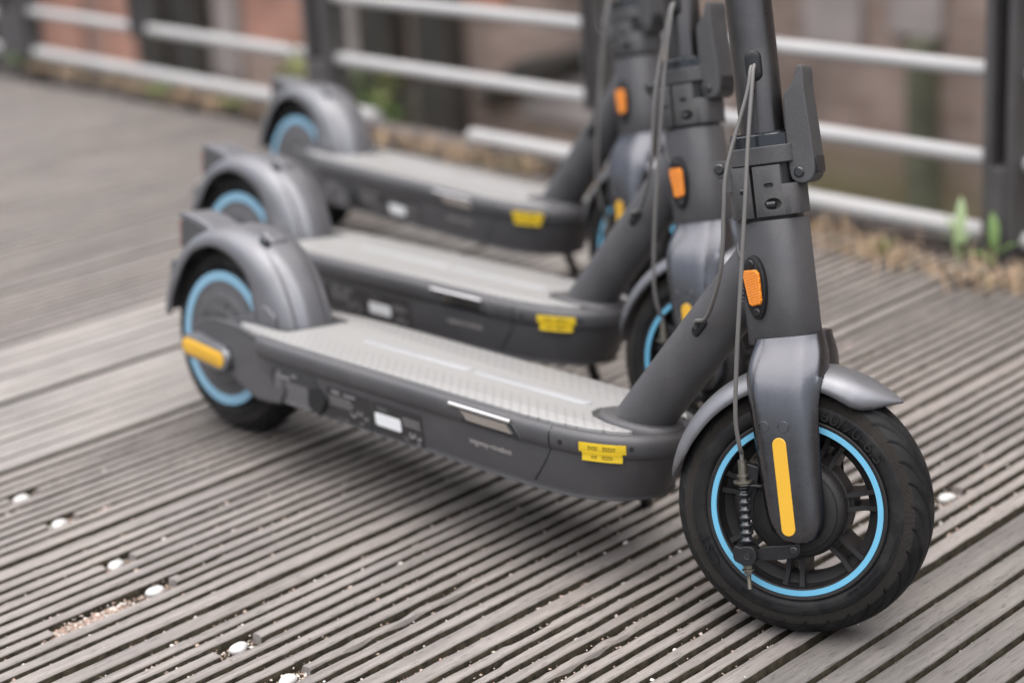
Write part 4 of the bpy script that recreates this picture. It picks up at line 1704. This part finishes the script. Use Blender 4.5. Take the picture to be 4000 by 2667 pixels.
    for sg in (-1, 1):
        cp = capsule(0.0132, 0.0935, 12)
        p0, p1 = Vector((-0.0172, 0, 0.1925)), Vector((0.0020, 0, 0.1075))
        u = (p0 - p1).normalized()
        wv = Vector((u.z, 0, -u.x))
        c = (p0 + p1) / 2 + Vector((0.0005, sg * 0.0567, 0.001))
        m = MB()
        m.loft([[c + wv * a * k + u * b * k2 + Vector((0, sg * off, 0)) for a, b in cp] for k, k2, off in ((1, 1, -0.003), (1, 1, 0.0008), (0.93, 0.99, 0.0013))])
        m.obj('fork_reflector', M['yellow'], fork, ang=40)
        for (x, z) in ((-0.0330, 0.2045), (-0.0140, 0.2075)):
            m = MB()
            m.lathe([(0.0048, 0), (0.0050, sg * 0.0005), (0.0054, sg * 0.0004), (0.0056, 0)], 28, (x, sg * 0.0569, z))
            m.obj('screw_cover', M['fork'], fork)

    # wheel
    m = MB()
    c = F0
    for sg in (-1, 1):
        m.lathe([(0.0872, sg * 0.0240), (0.0880, sg * 0.0298), (0.0868, sg * 0.0305), (0.0842, sg * 0.0300), (0.0838, sg * 0.0286), (0.0785, sg * 0.0284), (0.0772, sg * 0.0275), (0.0765, sg * 0.020), (0.0745, sg * 0.010), (0.0735, 0)], 120, c)
    m.lathe([(0.0872, -0.024), (0.080, -0.015), (0.080, 0.015), (0.0872, 0.024)], 96, c)
    for i in range(7):
        a = math.radians(67 + i * 360 / 7)
        rd = Vector((math.cos(a), 0, math.sin(a)))
        tg = Vector((-math.sin(a), 0, math.cos(a)))
        for s in (-1, 1):                                # twin ribs of each spoke
            loops = []
            for r, ww, yo_, off in ((0.040, 0.0026, 0.0195, 0.0068), (0.052, 0.0022, 0.0180, 0.0066), (0.064, 0.0022, 0.0175, 0.0070), (0.0768, 0.0026, 0.0205, 0.0086)):
                q = c + rd * r + tg * s * off
                loops.append([q + tg * ww + Vector((0, -yo_, 0)), q - tg * ww + Vector((0, -yo_, 0)), q - tg * ww * 1.3 + Vector((0, yo_, 0)), q + tg * ww * 1.3 + Vector((0, yo_, 0))])
            m.loft(loops)
        for (ra, rb, yo_) in ((0.040, 0.0525, 0.0135),):       # webs closing the slot at both ends
            q0, q1 = c + rd * ra, c + rd * rb
            m.loft([[q + tg * 0.009 + Vector((0, -yo_, 0)), q - tg * 0.009 + Vector((0, -yo_, 0)), q - tg * 0.009 + Vector((0, yo_, 0)), q + tg * 0.009 + Vector((0, yo_, 0))] for q in (q0, q1)])
    m.lathe([(0.0768, -0.0205), (0.0745, -0.0145), (0.0690, -0.0115), (0.0665, -0.0095), (0.0660, -0.0060), (0.0660, 0.0060), (0.0665, 0.0095), (0.0745, 0.0145), (0.0768, 0.0205)], 120, c)
    m.lathe([(0.001, -0.018), (0.047, -0.018), (0.045, -0.015), (0.045, 0.015), (0.043, 0.018), (0.001, 0.018)], 64, c)
    wheel = st(m.obj('front_wheel', M['rim'], root, ang=35))
    tm = tyre_mesh()
    ty = bpy.data.objects.new('tyre', tm)
    COL.objects.link(ty)
    ty.parent = wheel
    ty.location = c
    m = MB()
    for sg in (-1, 1):
        m.lathe([(0.0839, sg * 0.0298), (0.0836, sg * 0.0303), (0.0786, sg * 0.0303), (0.0783, sg * 0.0296)], 120, c)
    m.obj('rim_stripe', M['blue'], wheel, ang=40)
    m = MB()
    m.lathe([(0.001, -0.0345), (0.030, -0.0345), (0.0400, -0.0335), (0.0455, -0.0300), (0.0470, -0.0255), (0.0472, -0.0165), (0.0490, -0.0160), (0.0490, 0.010), (0.001, 0.010)], 72, c)
    m.lathe([(0.0405, -0.0334), (0.0409, -0.0338), (0.0415, -0.0326)], 72, c)
    m.obj('brake_drum', M['rim'], wheel, ang=40)
    # front fender
    m = MB()
    rc = [(53.5, 0.1415), (58, 0.1405), (66, 0.1400), (80, 0.1392), (100, 0.1385), (130, 0.1372), (160, 0.1345), (178.5, 0.1325)]
    hw = [(53.5, 0.002), (54.5, 0.007), (57, 0.0155), (60, 0.0235), (64, 0.0310), (69, 0.0360), (75, 0.0378), (100, 0.0378), (150, 0.0370), (163, 0.0335), (171, 0.0260), (176, 0.0160), (178.5, 0.004)]
    rin = [(53.5, 0.1400), (56, 0.1330), (60, 0.1220), (64, 0.1160), (69, 0.1145), (78, 0.1165), (92, 0.1190), (150, 0.1170), (163, 0.1185), (171, 0.1235), (178.5, 0.131)]
    arc_fender(m, F0, 53.5, 178.5, 76, rc, hw, rin, 0.95, 0.80)
    st(solidify(m.obj('front_fender', M['silver'], root, ang=60), 0.0024))

    # drum brake linkage: bracket, cable end, bellows, clamp, arm, adjuster
    br = MB()
    br.prism([(-0.0545, 0.146), (-0.036, 0.144), (-0.036, 0.163), (-0.0525, 0.165)], -0.044, -0.034)
    br.loft([[(-0.056, -0.052, 0.1425), (-0.030, -0.048, 0.1440), (-0.030, -0.030, 0.1440), (-0.056, -0.034, 0.1425)], [(-0.056, -0.052, 0.1455), (-0.030, -0.048, 0.1470), (-0.030, -0.030, 0.1470), (-0.056, -0.034, 0.1455)]])
    brake = st(br.obj('brake_linkage', M['black'], root, bevel=0.0012))
    m = MB()
    a_, b_ = Vector((-0.0485, -0.0460, 0.1420)), Vector((-0.0385, -0.0475, 0.0880))
    pts, rs = [], []
    for i in range(73):
        t = i / 72
        pts.append(a_ + (b_ - a_) * t)
        rs.append(0.0047 + 0.0010 * t + 0.0012 * math.cos(2 * PI * 7.5 * t))
    m.tube(pts, rs, 18)
    m.obj('cable_bellows', M['gloss'], brake, ang=180)
    m = MB()
    u_ = (a_ - b_).normalized()
    m.cyl(a_ + u_ * 0.002, a_ + u_ * 0.026, 0.0042, 16)
    m.cyl(a_ + u_ * 0.004, a_ + u_ * 0.0065, 0.0095, 18)
    m.cyl(a_ + u_ * 0.0015, a_ + u_ * 0.0030, 0.0072, 6)
    m.cyl(a_ + u_ * 0.010, a_ + u_ * 0.0125, 0.0060, 12)
    m.obj('cable_ferrule', M['zinc'], brake, ang=30)
    m = MB()
    blk = chaikin([(-0.0500, 0.0875), (-0.0430, 0.0850), (-0.0380, 0.0880), (-0.0300, 0.0880), (-0.0260, 0.0810), (-0.0270, 0.0730), (-0.0330, 0.0690), (-0.0420, 0.0700), (-0.0490, 0.0730)], 2, True)
    m.prism(blk, -0.0570, -0.0400)
    m.prism(chaikin([(-0.0300, 0.0870), (0.0050, 0.0955), (0.0120, 0.1010), (0.0140, 0.0880), (0.0060, 0.0820), (-0.0280, 0.0735)], 1, True), -0.0500, -0.0455)
    m.obj('brake_arm', M['black'], brake, bevel=0.0008, ang=40)
    m = MB()
    m.lathe([(0.0032, -0.0005), (0.0038, -0.0008), (0.0040, -0.0002)], 24, (-0.0350, -0.0568, 0.0795))
    m.cyl((-0.0350, -0.0560, 0.0795), (-0.0350, -0.0577, 0.0795), 0.0033, 20)
    m.obj('clamp_pin', M['steel'], brake, ang=30)
    m = MB()
    a2, b2 = Vector((-0.0360, -0.0490, 0.0710)), Vector((-0.0310, -0.0490, 0.0460))
    u2 = (a2 - b2).normalized()
    pts, rs = [], []
    for i in range(49):
        t = i / 48
        pts.append(a2 + (b2 - a2) * t)
        rs.append(0.0021 + 0.0003 * math.cos(2 * PI * 16 * t))
    m.tube(pts, rs, 10)
    m.cyl(a2 - u2 * 0.002, a2 - u2 * 0.006, 0.0046, 6)
    m.cyl(a2 - u2 * 0.0065, a2 - u2 * 0.0080, 0.0062, 16)
    m.cyl(a2 - u2 * 0.0082, a2 - u2 * 0.0115, 0.0042, 6)
    m.obj('adjuster_rod', M['zinc'], brake, ang=30)
    screw('arm_screw', (0.0070, -0.0495, 0.0905), (0, -1, 0), 0.0038, brake)

    # latch at the foot of the stem
    def clip_sec(a, b, n, lo, hi):
        pts = superell(a, b, n, 96)
        out = [(min(max(x, lo), hi), y) for x, y in pts]
        res = []
        for p in out:
            if not res or (abs(p[0] - res[-1][0]) + abs(p[1] - res[-1][1])) > 1e-5:
                res.append(p)
        return res
    A_, B_, N_ = 0.0345, 0.0310, 3.6
    latch = MB()
    s = superell(0.029, 0.026, 3)
    latch.loft([[ax(x, y, h) for x, y in s] for h in (0.2745, 0.352)])
    latch_o = st(latch.obj('stem_latch', M['black'], root))
    m = MB()
    s = clip_sec(A_, B_, N_, -1, -0.0090)
    m.loft([[ax(x * k, y * k, h) for x, y in s] for h, k in ((0.2792, 0.985), (0.2800, 1.0), (0.3270, 1.0), (0.3278, 0.985))])
    m.cyl(ax(-0.0385, -0.0265, 0.3290), ax(-0.0385, 0.0265, 0.3290), 0.0078, 24)
    m.prism([(-0.0440, 0.3240), (-0.0345, 0.3060), (-0.0250, 0.3060), (-0.0200, 0.3270), (-0.0320, 0.3345)], -0.0255, 0.0255, axfn)
    rear_half = m.obj('clamp_half', M['cast'], latch_o, bevel=0.0007, ang=40)
    s = clip_sec(A_, B_, N_, -0.0058, 1)
    m = MB()
    m.loft([[ax(x * k, y * k, h) for x, y in s] for h, k in ((0.2792, 0.985), (0.2800, 1.0), (0.3085, 1.0))], cap1=True)
    s2 = clip_sec(A_, B_, N_, -0.0058, 0.0205)
    m.loft([[ax(x * 1.002, y * 1.002, h) for x, y in s2] for h in (0.2815, 0.3270)])
    front_half = m.obj('clamp_half', M['cast'], latch_o, bevel=0.0007, ang=40)
    # bolt pockets cut into the front half
    cut = MB()
    e = [(0.0085 * math.cos(t), 0.0060 * math.sin(t)) for t in np.linspace(0, 2 * PI, 25)[:-1]]
    cut.loft([[ax(0.0110 + a * k, -0.0310 - off, 0.2905 + b * k) for a, b in e] for k, off in ((1.15, 0.004), (1.0, 0.0), (0.8, -0.004), (0.4, -0.006))])
    e = capsule(0.0042, 0.0092, 8)
    cut.loft([[ax(0.0085 + b, -0.0310 - off, 0.3085 + a) for a, b in e] for off in (0.004, -0.004)])
    cut_o = cut.obj('cutter', M['cast'])
    bo = front_half.modifiers.new('pockets', 'BOOLEAN')
    bo.operation = 'DIFFERENCE'
    bo.object = cut_o
    bo.solver = 'EXACT'
    bo.use_self = True
    front_half.matrix_basis = Matrix()
    pm = latch_o.matrix_basis.copy()
    latch_o.matrix_basis = Matrix()
    bpy.context.view_layer.update()
    dg_ = bpy.context.evaluated_depsgraph_get()
    newm = bpy.data.meshes.new_from_object(front_half.evaluated_get(dg_))
    front_half.modifiers.clear()
    front_half.data = newm
    newm.polygons.foreach_set('use_smooth', [True] * len(newm.polygons))
    newm.set_sharp_from_angle(angle=math.radians(35))
    bpy.data.objects.remove(cut_o)
    latch_o.matrix_basis = pm
    m = MB()
    m.cyl(ax(0.0045, -0.0285, 0.2905), ax(0.0125, -0.0275, 0.2905), 0.0036, 18)
    m.obj('clamp_bolt', M['gloss'], latch_o, ang=30)
    m = MB()
    m.cyl(ax(-0.0195, -0.0290, 0.3055), ax(-0.0140, -0.0290, 0.3055), 0.0030, 16)
    m.obj('clamp_bolt', M['gloss'], latch_o, ang=30)
    m = MB()
    s = superell(0.0335, 0.0305, 3.6)
    m.loft([[ax(x * k, y * k, h) for x, y in s] for h, k in ((0.3285, 0.98), (0.3292, 1.0), (0.3445, 1.0), (0.3452, 0.98))])
    m.prism([(-0.0335, 0.3340), (-0.0400, 0.3310), (-0.0250, 0.3290)], -0.020, 0.020, axfn)
    m.obj('clamp_band', M['cast'], latch_o, bevel=0.001, ang=40)
    m = MB()
    s = superell(0.0315, 0.0288, 2.6)
    m.loft([[ax(x * k, y * k, h) for x, y in s] for h, k in ((0.3450, 1.0), (0.3556, 1.0), (0.3566, 0.97), (0.3566, 0.84))])
    s = superell(0.0290, 0.0266, 2.4)
    m.loft([[ax(x * k - 0.002, y * k, h) for x, y in s] for h, k in ((0.3560, 1.0), (0.3585, 1.0), (0.3588, 0.88))])
    m.obj('collar', M['gloss'], latch_o, ang=40)
    screw('pivot_bolt', ax(-0.0385, -0.0265, 0.3290), (0, -1, 0), 0.0050, latch_o, 0.0026)
    lev = [(0.0262, 0.3160), (0.0265, 0.3450), (0.0275, 0.3860), (0.0290, 0.3920), (0.0360, 0.3985), (0.0405, 0.4060), (0.0430, 0.4140), (0.0455, 0.4168), (0.0490, 0.4160), (0.0498, 0.4090), (0.0487, 0.3960), (0.0497, 0.3760), (0.0512, 0.3450),
           (0.0515, 0.3180), (0.0480, 0.3090), (0.0390, 0.3058), (0.0300, 0.3090)]
    m = MB()
    m.prism(chaikin(lev, 2, True), -0.0190, 0.0190, axfn)
    lv_o = m.obj('latch_lever', M['cast'], latch_o, bevel=0.0016, seg=3, ang=40)
    m = MB()                                              # black block standing in for a shaded slot up the lever foot
    m.prism([(0.0470, 0.3105), (0.0530, 0.3160), (0.0530, 0.3310), (0.0470, 0.3310)], -0.0150, 0.0150, axfn)
    m.obj('lever_slot_shade', M['black'], lv_o, bevel=0.001)
    screw('pivot_bolt', ax(0.0360, -0.0190, 0.3175), (0, -1, 0), 0.0048, lv_o, 0.0024)

    # stem, bar and display above the picture
    m = MB()
    m.tube([ax(0, 0, h) for h in (0.352, 0.6, 0.97)], 0.0218, 48)
    stem = st(m.obj('stem', M['stem'], root, ang=60))
    m = MB()
    cp = capsule(0.0150, 0.0300, 12)
    ga = Vector((-0.0, -0.0213, 0.4215))
    m.loft([[ax(ga.x + a * k + 0.004, ga.y - off + 6.0 * (a * k + 0.004) ** 2 * 3, ga.z + b * k) for a, b in cp] for k, off in ((1.0, -0.003), (1.0, 0.0016), (0.92, 0.0030), (0.7, 0.0036))])
    m.obj('cable_grommet', M['black'], stem, ang=50)
    m = MB()
    m.tube([ax(0.0, y, 0.985 + 0.004 * math.cos(y * 6)) for y in np.linspace(-0.2, 0.2, 13)], 0.014, 20)
    bar = st(m.obj('handlebar', M['stem'], root, ang=60))
    for sg in (-1, 1):
        m = MB()
        m.tube([ax(0, sg * 0.09, 0.9895), ax(0, sg * 0.235, 0.985)], 0.0165, 20)
        m.obj('grip', M['rubber'], bar)
    m = MB()
    m.prism(chaikin([(-0.03, 0.965), (-0.035, 0.995), (-0.02, 1.015), (0.02, 1.020), (0.032, 1.0), (0.03, 0.965)], 1, True), -0.04, 0.04, axfn)
    m.obj('display', M['black'], bar, bevel=0.004)

    # brake cable: stem grommet down to the drum
    def sp(lx, ly, h):
        return ax(lx, ly, h)
    pts = [sp(0.006, -0.0180, 0.4250), sp(0.005, -0.0262, 0.4180), sp(0.0035, -0.0330, 0.4000), sp(-0.002, -0.0440, 0.3550), sp(-0.0085, -0.0530, 0.3000), sp(-0.0200, -0.0610, 0.2200), sp(-0.0310, -0.0640, 0.1500),
           sp(-0.0390, -0.0620, 0.0950), sp(-0.0400, -0.0550, 0.0650), a_ + u_ * 0.034, a_ + u_ * 0.024]
    m = MB()
    m.tube(spline(pts, 8), 0.0021, 12)
    st(m.obj('brake_cable', M['cable'], root, ang=180))

    # ---------------- rear wheel
    m = MB()
    for sg in (-1, 1):
        m.lathe([(0.0860, sg * 0.020), (0.0875, sg * 0.0300), (0.0866, sg * 0.0340), (0.0845, sg * 0.0345), (0.0740, sg * 0.0345), (0.0700, sg * 0.0352), (0.0560, sg * 0.0375), (0.0550, sg * 0.0382), (0.0400, sg * 0.0395), (0.0390, sg * 0.0405), (0.001, sg * 0.041)], 96, B0)
    for i in range(6):
        a = math.radians(20 + 60 * i)
        m.cyl(B0 + Vector((0.046 * math.cos(a), -0.038, 0.046 * math.sin(a))), B0 + Vector((0.046 * math.cos(a), -0.0415, 0.046 * math.sin(a))), 0.0035, 12)
    rw = m.obj('rear_wheel', M['rear_hub'] if 'rear_hub' in M else M['frame'], root, ang=30)
    ty2 = bpy.data.objects.new('tyre', tm)
    COL.objects.link(ty2)
    ty2.parent = rw
    ty2.location = B0
    ty2.rotation_euler.y = 1.9
    m = MB()
    for sg in (-1, 1):
        m.lathe([(0.0868, sg * 0.0340), (0.0866, sg * 0.0352), (0.0748, sg * 0.0352), (0.0744, sg * 0.0346)], 96, B0)
    m.obj('rim_stripe', M['blue_rear'], rw, ang=40)

    # rear fender with lamp and plate holder
    m = MB()
    rc = [(13, 0.1520), (30, 0.1505), (60, 0.1480), (90, 0.1448), (120, 0.1420), (150, 0.1400), (174, 0.1390)]
    hw = [(13, 0.0450), (60, 0.0470), (100, 0.0470), (150, 0.0450), (174, 0.0420)]
    rin = [(13, 0.085), (22, 0.088), (38, 0.093), (48, 0.105), (60, 0.1120), (95, 0.1195), (119, 0.1190), (145, 0.1095), (174, 0.1120)]

    def groove(th, s):
        k = float(np.clip((62 - th) / 30, 0, 1))
        return 0.0055 * k * math.exp(-((s - 0.52) / 0.10) ** 2)
    arc_fender(m, B0, 13, 174, 70, rc, hw, rin, 0.72, 0.70, 40, groove)
    rf_o = solidify(m.obj('rear_fender', M['silver'], root, ang=60), 0.0026)
    for sg in (-1, 1):
        m = MB()
        poly = [(0.079, 0.058), (0.072, 0.049), (0.060, 0.041), (0.040, 0.035), (0.018, 0.032), (0.018, 0.026), (0.120, 0.026), (0.118, 0.050), (0.100, 0.060)]
        m.prism([(B0.x + a, B0.z + b) for a, b in poly], sg * 0.0425, sg * 0.0455)
        m.obj('fender_skirt', M['silver'], rf_o, bevel=0.001)
    m = MB()                                              # folding catch on the crown of the fender
    m.prism([(-0.862, 0.2610), (-0.842, 0.2690), (-0.826, 0.2600), (-0.822, 0.2480), (-0.846, 0.2560)], -0.013, 0.013)
    m.obj('fold_catch', M['silver'], rf_o, bevel=0.002)
    m = MB()
    m.sphere((-0.8300, -0.0200, 0.2560), 0.011, 12, 8, (0.9, 0.5, 0.9))
    m.obj('catch_slot', M['gloss'], rf_o, bevel=0.001)
    m = MB()
    m.prism(chaikin([(-0.940, 0.2520), (-0.998, 0.2690), (-1.010, 0.2650), (-1.0115, 0.2260), (-0.998, 0.2170), (-0.965, 0.2340)], 1, True), -0.0220, 0.0220)
    lamp = m.obj('tail_lamp', M['frame'], rf_o, bevel=0.003)
    m = MB()
    m.prism(chaikin([(-0.930, 0.2480), (-0.990, 0.2640), (-1.012, 0.2630), (-1.014, 0.2690), (-1.000, 0.2735), (-0.960, 0.2680), (-0.925, 0.2560)], 1, True), -0.0235, 0.0235)
    m.obj('lamp_lit_top', M['silver'], lamp, bevel=0.002)  # lighter lacquer paints the skylit top against the darker lamp body
    m = MB()
    m.box((-1.0150, -0.019, 0.2270), (-1.0095, 0.019, 0.2590))
    m.obj('lamp_lens', M['red'], lamp, bevel=0.001)
    m = MB()
    m.prism([(-1.004, 0.2080), (-1.026, 0.2060), (-1.037, 0.1490), (-1.025, 0.1370)], -0.026, 0.026)
    m.obj('plate_holder', M['frame'], rf_o, bevel=0.003)

    # axle covers with yellow reflectors
    for sg in (-1, 1):
        m = MB()
        c = Vector((-0.8770, sg * 0.0700, 0.1160))
        cp = capsule(0.0290, 0.1000, 10)
        u = Vector((-1, 0, 0.085)).normalized()
        v = Vector((u.z, 0, -u.x))
        m.loft([[c + u * b * k + v * a * k + Vector((0, sg * off, 0)) for a, b in cp] for k, off in ((1.0, -0.014), (1.0, 0.0085), (0.96, 0.0105))])
        cov = m.obj('axle_cover', M['silver'], root, ang=40)
        cp2 = capsule(0.0200, 0.0880, 10)
        m = MB()
        m.loft([[c + u * b * k + v * a * k + Vector((0, sg * off, 0)) for a, b in cp2] for k, off in ((1, 0.009), (1, 0.0115), (0.95, 0.0120))])
        m.obj('rear_reflector', M['yellow'], cov, ang=40)
        m = MB()
        q = Vector((-0.8400, sg * 0.0630, 0.1130))
        m.tube([q, q + Vector((0, sg * 0.010, 0))], [0.0165, 0.0145], 20)
        m.obj('cover_boss', M['gloss'], cov, ang=40)

    # kickstand on the far side
    m = MB()
    m.tube(spline([(-0.285, 0.060, 0.088), (-0.290, 0.085, 0.070), (-0.312, 0.134, 0.018), (-0.322, 0.154, -0.008), (-0.326, 0.162, -0.0165)], 6), 0.0075, 14)
    ks = m.obj('kickstand', M['black'], root, ang=60)
    m = MB()
    m.prism(chaikin([(-0.352, -0.0225), (-0.352, -0.0140), (-0.330, -0.0060), (-0.302, -0.0080), (-0.284, -0.0160), (-0.286, -0.0225)], 2, True), 0.146, 0.184)
    m.obj('stand_foot', M['rubber'], ks, bevel=0.002)
    m = MB()
    m.box((-0.315, 0.045, 0.080), (-0.255, 0.085, 0.090))
    m.obj('stand_bracket', M['black'], root, bevel=0.002)
    return root


def cable_mesh(steer):
    """throttle and light lead: from the turning stem down into the frame tube"""
    S = steer_m(steer)
    base = Vector((-0.2135, 0, 0.1575))
    d = (Vector((-0.0690, 0, 0.3500)) - base).normalized()
    g = base + d * 0.152 + Vector((0, -0.026, 0))
    pts = [S @ ax(0.003, -0.0190, 0.4240), S @ ax(0.002, -0.0265, 0.4165), S @ ax(-0.0020, -0.0330, 0.3950), S @ ax(-0.016, -0.0480, 0.3400)]
    e_ = S @ ax(-0.027, -0.0560, 0.2900)
    pts = pts[:3] + [Vector((-0.0782, -0.0520, 0.4453)), Vector((-0.0740, -0.0580, 0.4043)), Vector((-0.0712, -0.0600, 0.3541)), Vector((-0.0833, -0.0540, 0.3165)), Vector((-0.1013, -0.0420, 0.2949))]
    pts += [g + Vector((0.003, -0.0085, 0.0090)), g + Vector((-0.003, 0.002, -0.003))]
    m = MB()
    m.tube(spline(pts, 8), 0.0021, 12)
    return m.mesh('control_cable', M['cable'], ang=180)


def place(root, X, Y, yaw, lean, steer):
    root.matrix_world = Matrix.Translation((X, Y, 0.0)) @ Matrix.Rotation(yaw, 4, 'Z') @ Matrix.Rotation(-lean, 4, 'X')
    cb = bpy.data.objects.new('control_cable', cable_mesh(steer))
    COL.objects.link(cb)
    cb.parent = root


M['rear_hub'] = simple('motor_hub', (0.075, 0.072, 0.074), 0.5, 0.2, 0.1, 50)
POSES = [(0.0, 0.0, 0.0, 0.133, 0.3857), (-0.3330, 0.2755, 0.0055, 0.1460, 0.1500), (-0.7204, 0.5973, -0.0971, 0.1475, -0.0050)]
LABELS = ['nearest dark grey electric scooter with its front wheel at the lower right', 'middle dark grey electric scooter of the row, between the other two', 'farthest dark grey electric scooter, standing next to the railing']
GROUP = 'electric scooters parked in a row on the boardwalk'
proto = make_scooter(POSES[0][4])
steered = set(STEERED)


def copy_tree(o, parent=None, steer=0.0):
    c = o.copy()
    COL.objects.link(c)
    c.parent = parent
    if o.name in steered:
        c.matrix_basis = steer_m(steer)
    for ch in [x for x in o.children]:
        copy_tree(ch, c, steer)
    return c


roots = [proto]
for p in POSES[1:]:
    roots.append(copy_tree(proto, None, p[4]))
for r, p, l in zip(roots, POSES, LABELS):
    place(r, *p)
    tag(r, l, 'scooter', GROUP)
